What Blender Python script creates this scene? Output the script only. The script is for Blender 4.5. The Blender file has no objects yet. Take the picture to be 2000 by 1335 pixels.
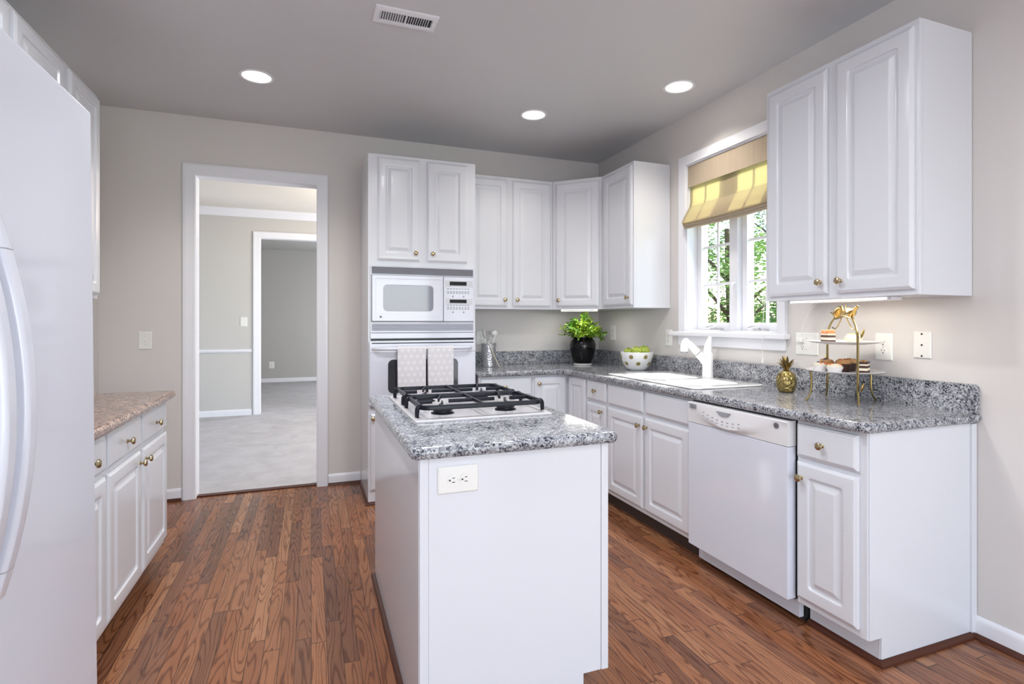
import bpy, bmesh, math, random
from mathutils import Vector, Matrix
random.seed(7)
C = bpy.context.scene.collection
SC = bpy.context.scene
PI = math.pi

# ------------------------------------------------------------------ camera
cd = bpy.data.cameras.new('camera')
cam = bpy.data.objects.new('camera', cd)
C.objects.link(cam)
cam.location = (0, 0, 1.2635)
cam.rotation_euler = (PI / 2, 0, -math.radians(20.5176))
cd.sensor_width = 36
cd.lens = 36 * 1048.05 / 2000
cd.shift_y = -(667.5 - 629.52) / 2000
cd.clip_start = 0.02
SC.camera = cam

# ------------------------------------------------------------------ world, sun, daylight, exposure
SC.view_settings.view_transform = 'Standard'
SC.view_settings.look = 'None'
SC.view_settings.gamma = 1
SC.view_settings.exposure = 0.0
SC.view_settings.use_curve_mapping = False
w = bpy.data.worlds.new('sky')
SC.world = w
w.use_nodes = True
nt = w.node_tree
bg = nt.nodes['Background']
sk = nt.nodes.new('ShaderNodeTexSky')
sk.sky_type = 'NISHITA'
sk.sun_disc = False
sk.sun_elevation = math.radians(45)
sk.sun_rotation = math.radians(80)
nt.links.new(sk.outputs[0], bg.inputs[0])
bg.inputs[1].default_value = 0.6


def lamp(name, kind, loc, rot, energy, color=(1, 1, 1), **kw):
    d = bpy.data.lights.new(name, kind)
    d.energy = energy
    d.color = color
    for k, v in kw.items():
        setattr(d, k, v)
    o = bpy.data.objects.new(name, d)
    C.objects.link(o)
    o.location = loc
    o.rotation_euler = rot
    return o


# sun comes in steeply from the right, over the sink window
sv = Vector((-math.cos(math.radians(45)), 0.10, -math.sin(math.radians(45))))
lamp('sun', 'SUN', (8, 2, 8), sv.to_track_quat('-Z', 'Y').to_euler(), 16, (1, .96, .88), angle=math.radians(.6))
# rear and side daylight through the patio windows of the breakfast area behind the camera
lamp('daylight_rear', 'AREA', (0.75, -3.1, 1.25), (PI / 2, 0, 0), 70, (.88, .93, 1.0), shape='RECTANGLE', size=2.9, size_y=2.1)
lamp('daylight_side', 'AREA', (2.44, -1.55, 1.35), (0, PI / 2, 0), 24, (.88, .93, 1.0), shape='RECTANGLE', size=2.2, size_y=1.7)
lamp('fill_left', 'AREA', (-1.30, -1.10, 1.30), (0, -PI / 2, 0), 22, (.88, .93, 1.0), shape='RECTANGLE', size=2.1, size_y=2.2)  # unseen fill added to brighten the cabinet sides; no window in this wall
# unseen spots added under the ceiling as fill light, without fixtures
for lx, ly, le in ((-.3, 1.9, 80), (1.2, 1.2, 24), (.70, 2.10, 85), (1.6, -.6, 60), (-.2, -1.2, 90)):
    lamp('fill_spot', 'SPOT', (lx, ly, 2.72), (0, 0, 0), le, (.97, .98, 1.0), spot_size=math.radians(168), spot_blend=.9, shadow_soft_size=.08)
# dining room and the room beyond have windows of their own
lamp('daylight_dining', 'AREA', (2.5, 6.3, 1.5), (0, PI / 2, 0), 108, (.95, .97, 1.0), shape='RECTANGLE', size=1.6, size_y=1.8)
lamp('lamp_dining', 'POINT', (.75, 6.6, 2.35), (0, 0, 0), 24, (1, .78, .54), shadow_soft_size=.15)
lamp('daylight_living', 'AREA', (2.5, 10.2, 1.2), (0, PI / 2, 0), 106, (.95, .97, 1.0), shape='RECTANGLE', size=1.6, size_y=1.6)


# ------------------------------------------------------------------ mesh helper
ROOT = {}


class MB:
    def __init__(s):
        s.bm = bmesh.new()

    def _xf(s, vs, m):
        if m is not None:
            for v in vs:
                v.co = m @ v.co

    def box(s, x0, x1, y0, y1, z0, z1, bev=0, seg=2, m=None):
        vs = [s.bm.verts.new((x, y, z)) for x in (x0, x1) for y in (y0, y1) for z in (z0, z1)]
        fs = [s.bm.faces.new([vs[i] for i in q]) for q in ((0, 1, 3, 2), (4, 6, 7, 5), (0, 4, 5, 1), (2, 3, 7, 6), (0, 2, 6, 4), (1, 5, 7, 3))]
        if bev:
            es = list({e for f in fs for e in f.edges})
            r = bmesh.ops.bevel(s.bm, geom=es, offset=bev, offset_type='OFFSET', segments=seg, profile=.5, affect='EDGES')
            vs = list({v for f in r['faces'] for v in f.verts} | {v for v in vs if v.is_valid})
        s._xf(vs, m)
        return s

    def loops(s, L, cap0=True, cap1=True, closed=True, m=None):
        R = [[s.bm.verts.new(p) for p in l] for l in L]
        for a, b in zip(R, R[1:]):
            n = len(a)
            for i in range(n if closed else n - 1):
                j = (i + 1) % n
                q = [a[i], a[j], b[j], b[i]]
                try:
                    s.bm.faces.new(q)
                except ValueError:
                    pass
        if closed and cap0:
            s.bm.faces.new(R[0][::-1])
        if closed and cap1:
            s.bm.faces.new(R[-1])
        if m is not None:
            for r in R:
                s._xf(r, m)
        return R

    def lathe(s, prof, c=(0, 0, 0), n=20, m=None):
        mm = Matrix.Translation(c) @ (m if m is not None else Matrix.Identity(4))
        L = []
        for r, z in prof:
            r = max(r, 1e-5)
            L.append([(r * math.cos(2 * PI * i / n), r * math.sin(2 * PI * i / n), z) for i in range(n)])
        s.loops(L, m=mm)
        return s

    def tube(s, pts, r, n=10, caps=True, flat=1.0, sm=4):
        P = [Vector(p) for p in pts]
        rr = list(r) if isinstance(r, (list, tuple)) else [r] * len(P)
        if sm > 1 and len(P) > 2 and len(P) < 16:
            Q, q2 = [], []
            for i in range(len(P) - 1):
                p0, p1, p2, p3 = P[max(i - 1, 0)], P[i], P[i + 1], P[min(i + 2, len(P) - 1)]
                for k in range(sm):
                    t = k / sm
                    Q.append(.5 * ((2 * p1) + (p2 - p0) * t + (2 * p0 - 5 * p1 + 4 * p2 - p3) * t * t + (3 * p1 - p0 - 3 * p2 + p3) * t ** 3))
                    q2.append(rr[i] + (rr[i + 1] - rr[i]) * t)
            P, rr = Q + [P[-1]], q2 + [rr[-1]]
        L = []
        up = None
        for i, p in enumerate(P):
            d = (P[min(i + 1, len(P) - 1)] - P[max(i - 1, 0)]).normalized()
            if up is None:
                up = Vector((0, 0, 1)) if abs(d.z) < .9 else Vector((0, 1, 0))
            a = d.cross(up).normalized()
            up = a.cross(d).normalized()
            L.append([p + (a * math.cos(2 * PI * k / n) + up * flat * math.sin(2 * PI * k / n)) * rr[i] for k in range(n)])
        s.loops(L, caps, caps)
        return s

    def prism(s, poly, z0, z1, m=None):
        s.loops([[(x, y, z0) for x, y in poly], [(x, y, z1) for x, y in poly]], m=m)
        return s

    def ball(s, c, r, sub=2, sc=(1, 1, 1), rot=None):
        m = Matrix.Translation(c)
        if rot is not None:
            m = m @ rot
        bmesh.ops.create_icosphere(s.bm, subdivisions=sub, radius=r, matrix=m @ Matrix.Diagonal((*sc, 1)))
        return s

    def build(s, name, mat, parent=None, smooth=40, world=True, wn=True):
        bm = s.bm
        bmesh.ops.recalc_face_normals(bm, faces=bm.faces)
        if parent is not None and world:
            bmesh.ops.transform(bm, matrix=ROOT[parent.name].inverted(), verts=bm.verts)
        me = bpy.data.meshes.new(name)
        bm.to_mesh(me)
        bm.free()
        mats = mat if isinstance(mat, (list, tuple)) else [mat]
        for x in mats:
            me.materials.append(x)
        if smooth:
            me.shade_smooth()
            me.set_sharp_from_angle(angle=math.radians(smooth))
        o = bpy.data.objects.new(name, me)
        C.objects.link(o)
        if smooth and wn:
            md_ = o.modifiers.new('weighted', 'WEIGHTED_NORMAL')
            md_.keep_sharp = True
        if parent is not None:
            o.parent = parent
            ROOT[o.name] = ROOT[parent.name]
        else:
            ROOT[o.name] = Matrix.Identity(4)
        return o


def thing(name, label, cat, loc=(0, 0, 0), rz=0, group=None):
    o = bpy.data.objects.new(name, None)
    o.empty_display_size = .05
    C.objects.link(o)
    o.location = loc
    o.rotation_euler = (0, 0, rz)
    ROOT[o.name] = Matrix.Translation(loc) @ Matrix.Rotation(rz, 4, 'Z')
    o['label'] = label
    o['category'] = cat
    if group:
        o['group'] = group
    return o


def tag(o, label, cat, group=None):
    o['label'] = label
    o['category'] = cat
    if group:
        o['group'] = group
    return o


def struct(o, label=None, cat=None):
    o['kind'] = 'structure'
    if label:
        o['label'] = label
    if cat:
        o['category'] = cat
    return o


def recenter(o):
    """give a one-mesh thing an origin at its own base"""
    me = o.data
    xs = [v.co for v in me.vertices]
    c = Vector(((min(v.x for v in xs) + max(v.x for v in xs)) / 2, (min(v.y for v in xs) + max(v.y for v in xs)) / 2, min(v.z for v in xs)))
    me.transform(Matrix.Translation(-c))
    o.location = c
    ROOT[o.name] = Matrix.Translation(c)
    return o


def rrect(u0, u1, v0, v1, r, n=4):
    """rounded rectangle, CCW, list of (u, v)"""
    out = []
    for cx, cy, a in ((u1 - r, v1 - r, 0), (u0 + r, v1 - r, PI / 2), (u0 + r, v0 + r, PI), (u1 - r, v0 + r, 1.5 * PI)):
        for k in range(n + 1):
            t = a + k / n * PI / 2
            out.append((cx + r * math.cos(t), cy + r * math.sin(t)))
    return out


# ------------------------------------------------------------------ materials
def mat(name, col=(.8, .8, .8), rough=.5, metal=0, spec=.5, coat=0, **kw):
    m = bpy.data.materials.new(name)
    m.use_nodes = True
    b = m.node_tree.nodes['Principled BSDF']
    b.inputs['Base Color'].default_value = (*col, 1)
    b.inputs['Roughness'].default_value = rough
    b.inputs['Metallic'].default_value = metal
    b.inputs['Specular IOR Level'].default_value = spec
    b.inputs['Coat Weight'].default_value = coat
    for k, v in kw.items():
        b.inputs[k.replace('_', ' ')].default_value = v
    return m


class N:
    def __init__(s, m):
        s.t = m.node_tree
        s.b = s.t.nodes['Principled BSDF']

    def n(s, typ, **kw):
        x = s.t.nodes.new(typ)
        for k, v in kw.items():
            setattr(x, k, v)
        return x

    def l(s, a, b):
        s.t.links.new(a, b)

    def coord(s, scale=(1, 1, 1), rot=(0, 0, 0)):
        g = s.n('ShaderNodeNewGeometry')
        mp = s.n('ShaderNodeMapping')
        mp.inputs['Scale'].default_value = scale
        mp.inputs['Rotation'].default_value = rot
        s.l(g.outputs['Position'], mp.inputs['Vector'])
        return mp.outputs[0]

    def ocoord(s, scale=(1, 1, 1)):
        g = s.n('ShaderNodeTexCoord')
        mp = s.n('ShaderNodeMapping')
        mp.inputs['Scale'].default_value = scale
        s.l(g.outputs['Object'], mp.inputs['Vector'])
        return mp.outputs[0]

    def math(s, op, a, b=None, c=None):
        x = s.n('ShaderNodeMath', operation=op)
        for i, v in enumerate((a, b, c)):
            if v is None:
                continue
            if isinstance(v, (int, float)):
                x.inputs[i].default_value = v
            else:
                s.l(v, x.inputs[i])
        return x.outputs[0]

    def noise(s, vec, scale, detail=2, rough=.5, dist=0):
        x = s.n('ShaderNodeTexNoise')
        x.inputs['Scale'].default_value = scale
        x.inputs['Detail'].default_value = detail
        x.inputs['Roughness'].default_value = rough
        x.inputs['Distortion'].default_value = dist
        s.l(vec, x.inputs['Vector'])
        return x.outputs['Fac']

    def ramp(s, fac, stops, interp='LINEAR'):
        x = s.n('ShaderNodeValToRGB')
        x.color_ramp.interpolation = interp
        e = x.color_ramp.elements
        while len(e) < len(stops):
            e.new(.5)
        for el, (p, c) in zip(e, stops):
            el.position = p
            el.color = (*c, 1)
        s.l(fac, x.inputs[0])
        return x.outputs[0]

    def mix(s, fac, a, b, blend='MIX'):
        x = s.n('ShaderNodeMix', data_type='RGBA', blend_type=blend)
        for sock, v in ((x.inputs[0], fac), (x.inputs[6], a), (x.inputs[7], b)):
            if isinstance(v, (int, float)):
                sock.default_value = v
            elif isinstance(v, tuple):
                sock.default_value = (*v, 1)
            else:
                s.l(v, sock)
        return x.outputs[2]

    def bump(s, h, strength=.2, dist=.002):
        x = s.n('ShaderNodeBump')
        x.inputs['Strength'].default_value = strength
        x.inputs['Distance'].default_value = dist
        s.l(h, x.inputs['Height'])
        s.l(x.outputs[0], s.b.inputs['Normal'])


def paint(name, col, rough=.55, bump=.05, scale=350):
    m = mat(name, col, rough, spec=.35)
    n = N(m)
    c = n.coord()
    n.bump(n.noise(c, scale, 2), bump, .001)
    big = n.noise(c, 1.3, 2)
    k = n.ramp(big, [(.3, tuple(x * .985 for x in col)), (.7, tuple(min(1, x * 1.012) for x in col))])
    n.l(k, n.b.inputs['Base Color'])
    return m


M_WALL = paint('wall_paint', (.675, .65, .635))
M_CEIL = paint('ceiling_paint', (.61, .612, .635), .40)
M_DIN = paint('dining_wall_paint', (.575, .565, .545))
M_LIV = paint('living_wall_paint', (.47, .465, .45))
M_DCEIL = paint('dining_ceiling_paint', (.78, .75, .70))
M_TRIM = mat('trim_white', (.80, .81, .86), .3)
M_CAB = mat('cabinet_white', (.70, .72, .77), .22, spec=.5, coat=.15)
M_CABIN = mat('cabinet_inside', (.6, .58, .55), .5)
M_TOE = mat('toe_kick_dark', (.045, .03, .025), .35)
M_APPL = mat('appliance_white', (.675, .70, .785), .14, spec=.5, coat=.3)
M_APPL2 = mat('appliance_warm_white', (.73, .725, .74), .25)
M_GREYV = mat('vent_grey', (.20, .20, .24), .45)
M_BLACK = mat('black_gloss', (.008, .008, .009), .25, spec=.2)
M_IRON = mat('cast_iron', (.007, .008, .014), .30, spec=.28)
M_BRASS = mat('brass', (.50, .41, .25), .24, 1)
M_GOLD = mat('gold', (.42, .29, .095), .25, 1)
M_GOLDD = mat('aged_gold', (.27, .20, .085), .32, 1)
M_TRAY = mat('cooktop_enamel', (.60, .59, .61), .15)
M_DISPF = mat('display_surround', (.58, .59, .64), .3)
M_DOT = mat('gold_glaze', (.42, .34, .13), .35, .6)
M_STEEL = mat('steel', (.62, .62, .63), .28, 1)
M_DSTEEL = mat('dark_slot', (.03, .03, .03), .5)
M_PORC = mat('porcelain', (.90, .90, .90), .08, coat=.5)
M_PLATE = mat('plate_white', (.82, .80, .79), .15)
M_PLAST = mat('plastic_white', (.80, .80, .78), .35)
M_WOODT = mat('shoe_wood', (.075, .022, .011), .35, spec=.3)
M_STONEP = mat('outdoor_paving', (.55, .53, .5), .8)
M_CREAM = mat('cream_layer', (.82, .74, .58), .6)
M_CHOC = mat('chocolate_layer', (.06, .025, .015), .5)
M_ORANGE = mat('fruit_orange', (.70, .22, .08), .3)
M_BERRY = mat('berry_blue', (.05, .045, .10), .35)
M_CRUST = mat('pastry_crust', (.55, .30, .12), .6)
M_YEL = mat('lemon_yellow', (.78, .62, .10), .4)
M_LEAFG = mat('leaf_green_garnish', (.05, .22, .03), .5)
M_GREY = mat('print_grey', (.33, .34, .38), .5)
M_DGREY = mat('badge_grey', (.16, .16, .18), .35, .4)


def m_floor():
    m = mat('oak_strip_floor', rough=.2, spec=.42)
    n = N(m)
    g = n.n('ShaderNodeNewGeometry')
    sep = n.n('ShaderNodeSeparateXYZ')
    n.l(g.outputs['Position'], sep.inputs[0])
    X, Y = sep.outputs[0], sep.outputs[1]
    row = n.math('FLOOR', n.math('DIVIDE', X, .0572))
    fx = n.math('FRACT', n.math('DIVIDE', X, .0572))
    wn = n.n('ShaderNodeTexWhiteNoise', noise_dimensions='1D')
    n.l(row, wn.inputs['W'])
    yo = n.math('ADD', n.math('DIVIDE', Y, .82), n.math('MULTIPLY', wn.outputs['Value'], 7.3))
    col = n.math('FLOOR', yo)
    fy = n.math('FRACT', yo)
    cid = n.n('ShaderNodeCombineXYZ')
    n.l(row, cid.inputs[0])
    n.l(col, cid.inputs[1])
    w2 = n.n('ShaderNodeTexWhiteNoise', noise_dimensions='3D')
    n.l(cid.outputs[0], w2.inputs['Vector'])
    rnd = w2.outputs['Value']
    # grain
    gv = n.n('ShaderNodeCombineXYZ')
    n.l(n.math('MULTIPLY', X, 13), gv.inputs[0])
    n.l(n.math('MULTIPLY', Y, 1.25), gv.inputs[1])
    n.l(n.math('MULTIPLY', rnd, 60), gv.inputs[2])
    rings = n.noise(gv.outputs[0], 1.0, 1.5, .45)
    band = n.math('SINE', n.math('MULTIPLY', rings, 95))
    band = n.math('MULTIPLY', n.math('ADD', band, 1), .5)
    pv = n.n('ShaderNodeCombineXYZ')
    n.l(n.math('MULTIPLY', X, 260), pv.inputs[0])
    n.l(n.math('MULTIPLY', Y, 9), pv.inputs[1])
    n.l(n.math('MULTIPLY', rnd, 30), pv.inputs[2])
    pores = n.noise(pv.outputs[0], 1.0, 3, .6)
    base = n.ramp(rnd, [(0, (.165, .068, .036)), (.25, (.235, .096, .048)), (.5, (.285, .108, .046)), (.75, (.325, .136, .062)), (1, (.39, .185, .090))])
    dark = n.mix(1.0, base, (.46, .36, .30), 'MULTIPLY')
    c1 = n.mix(n.math('MULTIPLY', n.math('POWER', band, 5.0), .95), base, dark)
    c2 = n.mix(n.math('MULTIPLY', n.math('GREATER_THAN', pores, .58), .35), c1, n.mix(1.0, c1, (.5, .42, .38), 'MULTIPLY'))
    sx = n.math('LESS_THAN', n.math('ABSOLUTE', n.math('SUBTRACT', fx, .5)), .482)
    sy = n.math('LESS_THAN', n.math('ABSOLUTE', n.math('SUBTRACT', fy, .5)), .4982)
    seam = n.math('MULTIPLY', sx, sy)
    c3 = n.mix(seam, (.035, .014, .009), c2)
    n.l(c3, n.b.inputs['Base Color'])
    n.l(n.math('ADD', .17, n.math('MULTIPLY', pores, .16)), n.b.inputs['Roughness'])
    n.bump(n.math('ADD', seam, n.math('MULTIPLY', pores, .15)), .25, .0015)
    return m


def m_granite(name, tint=(1, 1, 1)):
    m = mat(name, rough=.10, spec=.42, coat=0)
    n = N(m)
    c = n.coord()
    v = n.n('ShaderNodeTexVoronoi')
    v.inputs['Scale'].default_value = 190
    wob = n.n('ShaderNodeTexNoise')
    wob.inputs['Scale'].default_value = 90
    n.l(c, wob.inputs['Vector'])
    va = n.n('ShaderNodeVectorMath', operation='MULTIPLY_ADD')
    n.l(wob.outputs['Color'], va.inputs[0])
    va.inputs[1].default_value = (.011, .011, .011)
    n.l(c, va.inputs[2])
    n.l(va.outputs[0], v.inputs['Vector'])
    bw = n.n('ShaderNodeSeparateColor')
    n.l(v.outputs['Color'], bw.inputs[0])
    big = n.noise(c, 26, 3, .6)
    val = n.math('ADD', n.math('MULTIPLY', bw.outputs[0], .72), n.math('MULTIPLY', n.math('SUBTRACT', big, .36), .75))
    t = lambda x: tuple(a * b for a, b in zip(x, tint))
    k = n.ramp(val, [(.05, t((.016, .017, .024))), (.20, t((.075, .08, .10))), (.36, t((.24, .25, .285))), (.58, t((.325, .335, .36))), (.82, t((.54, .55, .57)))])
    n.l(k, n.b.inputs['Base Color'])
    return m


def m_carpet():
    m = mat('carpet_grey', rough=1, spec=.1)
    n = N(m)
    c = n.coord()
    a = n.noise(c, 4.2, 5, .7, .5)
    b = n.noise(c, 600, 1)
    k = n.ramp(a, [(.3, (.47, .465, .49)), (.5, (.53, .525, .55)), (.7, (.59, .585, .61))])
    n.l(k, n.b.inputs['Base Color'])
    n.bump(b, .6, .006)
    return m


def m_shade(name='roman_shade_linen', tl=.5):
    m = bpy.data.materials.new(name)
    m.use_nodes = True
    t = m.node_tree
    for x in list(t.nodes):
        t.nodes.remove(x)
    out = t.nodes.new('ShaderNodeOutputMaterial')
    mx = t.nodes.new('ShaderNodeMixShader')
    d = t.nodes.new('ShaderNodeBsdfDiffuse')
    tr = t.nodes.new('ShaderNodeBsdfTranslucent')
    mx.inputs[0].default_value = tl
    tc = t.nodes.new('ShaderNodeNewGeometry')
    mp = t.nodes.new('ShaderNodeMapping')
    mp.inputs['Scale'].default_value = (0, 60, 2)
    nz = t.nodes.new('ShaderNodeTexNoise')
    nz.inputs['Scale'].default_value = 1
    rp = t.nodes.new('ShaderNodeValToRGB')
    rp.color_ramp.elements[0].color = (.44, .36, .27, 1)
    rp.color_ramp.elements[1].color = (.56, .47, .37, 1)
    t.links.new(tc.outputs['Position'], mp.inputs[0])
    t.links.new(mp.outputs[0], nz.inputs['Vector'])
    t.links.new(nz.outputs['Fac'], rp.inputs[0])
    t.links.new(rp.outputs[0], d.inputs[0])
    tr.inputs[0].default_value = (.78, .74, .46, 1)
    t.links.new(d.outputs[0], mx.inputs[1])
    t.links.new(tr.outputs[0], mx.inputs[2])
    t.links.new(mx.outputs[0], out.inputs[0])
    return m


def m_glass():
    m = bpy.data.materials.new('window_glass')
    m.use_nodes = True
    t = m.node_tree
    for x in list(t.nodes):
        t.nodes.remove(x)
    out = t.nodes.new('ShaderNodeOutputMaterial')
    mx = t.nodes.new('ShaderNodeMixShader')
    tr = t.nodes.new('ShaderNodeBsdfTransparent')
    gl = t.nodes.new('ShaderNodeBsdfGlossy')
    gl.inputs['Roughness'].default_value = .02
    fr = t.nodes.new('ShaderNodeFresnel')
    fr.inputs[0].default_value = 1.3
    gm = t.nodes.new('ShaderNodeNewGeometry')
    ff = t.nodes.new('ShaderNodeMath')
    ff.operation = 'SUBTRACT'
    ff.inputs[0].default_value = 1
    t.links.new(gm.outputs['Backfacing'], ff.inputs[1])
    fm = t.nodes.new('ShaderNodeMath')
    fm.operation = 'MULTIPLY'
    t.links.new(ff.outputs[0], fm.inputs[0])
    t.links.new(fr.outputs[0], fm.inputs[1])
    t.links.new(fm.outputs[0], mx.inputs[0])
    t.links.new(tr.outputs[0], mx.inputs[1])
    t.links.new(gl.outputs[0], mx.inputs[2])
    t.links.new(mx.outputs[0], out.inputs[0])
    return m


def m_towel():
    m = mat('towel_grey_dots', (.68, .67, .67), .95, spec=.1)
    n = N(m)
    g = n.n('ShaderNodeNewGeometry')
    sep = n.n('ShaderNodeSeparateXYZ')
    n.l(g.outputs['Position'], sep.inputs[0])
    s = .042
    zz = n.math('DIVIDE', sep.outputs[2], s)
    row = n.math('FLOOR', zz)
    xx = n.math('ADD', n.math('DIVIDE', sep.outputs[0], s), n.math('MULTIPLY', n.math('MODULO', row, 2), .5))
    a = n.math('SUBTRACT', n.math('FRACT', xx), .5)
    b = n.math('SUBTRACT', n.math('FRACT', zz), .5)
    d = n.math('SQRT', n.math('ADD', n.math('MULTIPLY', a, a), n.math('MULTIPLY', b, b)))
    k = n.mix(n.math('LESS_THAN', d, .27), (.72, .71, .74), (.80, .80, .83))
    n.l(k, n.b.inputs['Base Color'])
    n.bump(n.noise(n.coord(), 900, 1), .4, .002)
    return m


def m_leaf(name, a, b):
    m = mat(name, a, .5, spec=.3)
    n = N(m)
    k = n.ramp(n.noise(n.coord(), 9, 2), [(.35, a), (.65, b)])
    n.l(k, n.b.inputs['Base Color'])
    return m


def m_crock():
    m = mat('hammered_silver', (.55, .55, .57), .3, .85)
    n = N(m)
    v = n.n('ShaderNodeTexVoronoi')
    v.inputs['Scale'].default_value = 70
    n.l(n.coord(), v.inputs['Vector'])
    n.bump(v.outputs['Distance'], .6, .004)
    return m


def m_emit(name, col, s):
    m = mat(name, col)
    b = m.node_tree.nodes['Principled BSDF']
    b.inputs['Emission Color'].default_value = (*col, 1)
    b.inputs['Emission Strength'].default_value = s
    return m


def m_pine():
    m = mat('pineapple_gold', (.36, .28, .11), .25, 1)
    n = N(m)
    w_ = n.n('ShaderNodeTexVoronoi')
    w_.inputs['Scale'].default_value = 75
    n.l(n.coord(), w_.inputs['Vector'])
    n.bump(w_.outputs['Distance'], .8, .006)
    return m


def m_apple():
    m = mat('apple_green', (.36, .48, .05), .25)
    n = N(m)
    k = n.ramp(n.noise(n.coord((1, 1, .5)), 40, 2), [(.35, (.30, .42, .035)), (.7, (.52, .60, .11))])
    n.l(k, n.b.inputs['Base Color'])
    return m


M_FLOOR = m_floor()
M_GRAN = m_granite('granite')
M_GRANW = m_granite('granite_warm_reflection', (1.12, .76, .58))  # same granite, with a warm reflection tinted into its colour
M_CARPET = m_carpet()
M_SHADE = m_shade()
M_SHADE2 = m_shade('roman_shade_lined', .15)
M_GLASS = m_glass()
M_TOWEL = m_towel()
M_FERN = m_leaf('fern_leaf', (.07, .22, .015), (.30, .42, .035))
M_TREE1 = m_leaf('tree_leaf_dark', (.06, .16, .05), (.18, .32, .09))
M_TREE2 = m_leaf('tree_leaf_light', (.16, .30, .08), (.40, .54, .19))
M_GRASS = m_leaf('grass_pale', (.18, .26, .09), (.30, .36, .15))
M_BARK = mat('bark', (.10, .07, .05), .9)
M_CROCK = m_crock()
M_PINE = m_pine()
M_APPLE = m_apple()
M_BULB = m_emit('lamp_lens', (1, .93, .82), 14)
M_BAFFLE = mat('lamp_baffle', (.85, .82, .78), .4)
M_STRIP = m_emit('light_strip_lens', (1, .95, .88), 1.3)
M_WINREF = mat('oven_glass', (.035, .037, .045), .05, coat=.3)
M_MICWIN = mat('microwave_glass', (.24, .25, .30), .06, coat=.4)

# ------------------------------------------------------------------ dimensions of the place
XL, XR, YB, ZC, YR = -1.355, 2.512, 4.406, 2.743, -3.2


def boxes(name, m, *bs, bev=0):
    b = MB()
    for q in bs:
        b.box(*q, bev=bev)
    return b.build(name, m, smooth=35 if bev else 0)


# floor, ceiling, walls
struct(boxes('floor', M_FLOOR, (XL - .15, XR + .17, YR - .15, YB + .06, -.08, 0)), 'glossy reddish brown oak strip floor of the kitchen', 'floor')
struct(boxes('floor_carpet', M_CARPET, (-3.6, 2.68, YB + .06, 12.4, -.08, .004)), 'pale grey carpet beyond the cased doorway', 'carpet')
struct(boxes('ceiling', M_CEIL, (XL - .15, XR + .17, YR - .15, YB + .12, ZC, ZC + .1)), 'grey painted kitchen ceiling', 'ceiling')
struct(boxes('wall_left', M_WALL, (XL - .15, XL, YR - .15, YB, 0, ZC)), 'kitchen wall behind the refrigerator', 'wall')
DX0, DX1, DZ = -.79, .055, 2.335
struct(boxes('wall_back', M_WALL, (XL - .15, DX0, YB, YB + .12, 0, ZC), (DX1, XR + .17, YB, YB + .12, 0, ZC), (DX0, DX1, YB, YB + .12, DZ, ZC)), 'greige kitchen wall with the cased doorway', 'wall')
WY0, WY1, WZ0, WZ1 = 2.35, 3.159, 1.20, 2.385
struct(boxes('wall_right', M_WALL, (XR, XR + .17, YR - .15, WY0, 0, ZC), (XR, XR + .17, WY1, YB, 0, ZC), (XR, XR + .17, WY0, WY1, 0, WZ0), (XR, XR + .17, WY0, WY1, WZ1, ZC)), 'greige kitchen wall with the window over the sink', 'wall')
struct(boxes('wall_rear', M_WALL, (XL, -.75, YR - .15, YR, 0, ZC), (2.25, XR, YR - .15, YR, 0, ZC), (-.75, 2.25, YR - .15, YR, 2.33, ZC), (-.75, 2.25, YR - .15, YR, 0, .16)), 'wall with the wide window of the breakfast area', 'wall')

# dining room and the room beyond
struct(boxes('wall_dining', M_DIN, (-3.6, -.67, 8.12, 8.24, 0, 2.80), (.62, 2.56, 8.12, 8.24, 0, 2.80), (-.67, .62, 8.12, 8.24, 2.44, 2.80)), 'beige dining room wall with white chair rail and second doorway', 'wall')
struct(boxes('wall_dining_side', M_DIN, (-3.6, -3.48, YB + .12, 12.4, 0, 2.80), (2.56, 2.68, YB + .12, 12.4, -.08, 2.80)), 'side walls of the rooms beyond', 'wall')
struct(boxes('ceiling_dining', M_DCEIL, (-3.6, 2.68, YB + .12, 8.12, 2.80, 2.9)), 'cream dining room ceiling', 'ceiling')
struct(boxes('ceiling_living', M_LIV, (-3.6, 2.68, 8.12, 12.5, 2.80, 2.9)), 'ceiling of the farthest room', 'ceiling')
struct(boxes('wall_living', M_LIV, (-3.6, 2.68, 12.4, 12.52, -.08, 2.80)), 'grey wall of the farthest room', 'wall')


def moulding(name, prof, path, m, label, cat='trim'):
    """prof = list of (out, z); path = list of (x, y) with the room on the left"""
    b = MB()
    P = [Vector((x, y)) for x, y in path]
    L = []
    for i, p in enumerate(P):
        d0 = (P[i] - P[i - 1]).normalized() if i else (P[1] - P[0]).normalized()
        d1 = (P[i + 1] - P[i]).normalized() if i < len(P) - 1 else d0
        n0 = Vector((-d0.y, d0.x))
        n1 = Vector((-d1.y, d1.x))
        nn = (n0 + n1)
        nn = nn / max(nn.dot(n0), 1e-6)
        L.append([(p.x + nn.x * o, p.y + nn.y * o, z) for o, z in prof])
    b.loops(L)
    return struct(b.build(name, m), label, cat)


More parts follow.
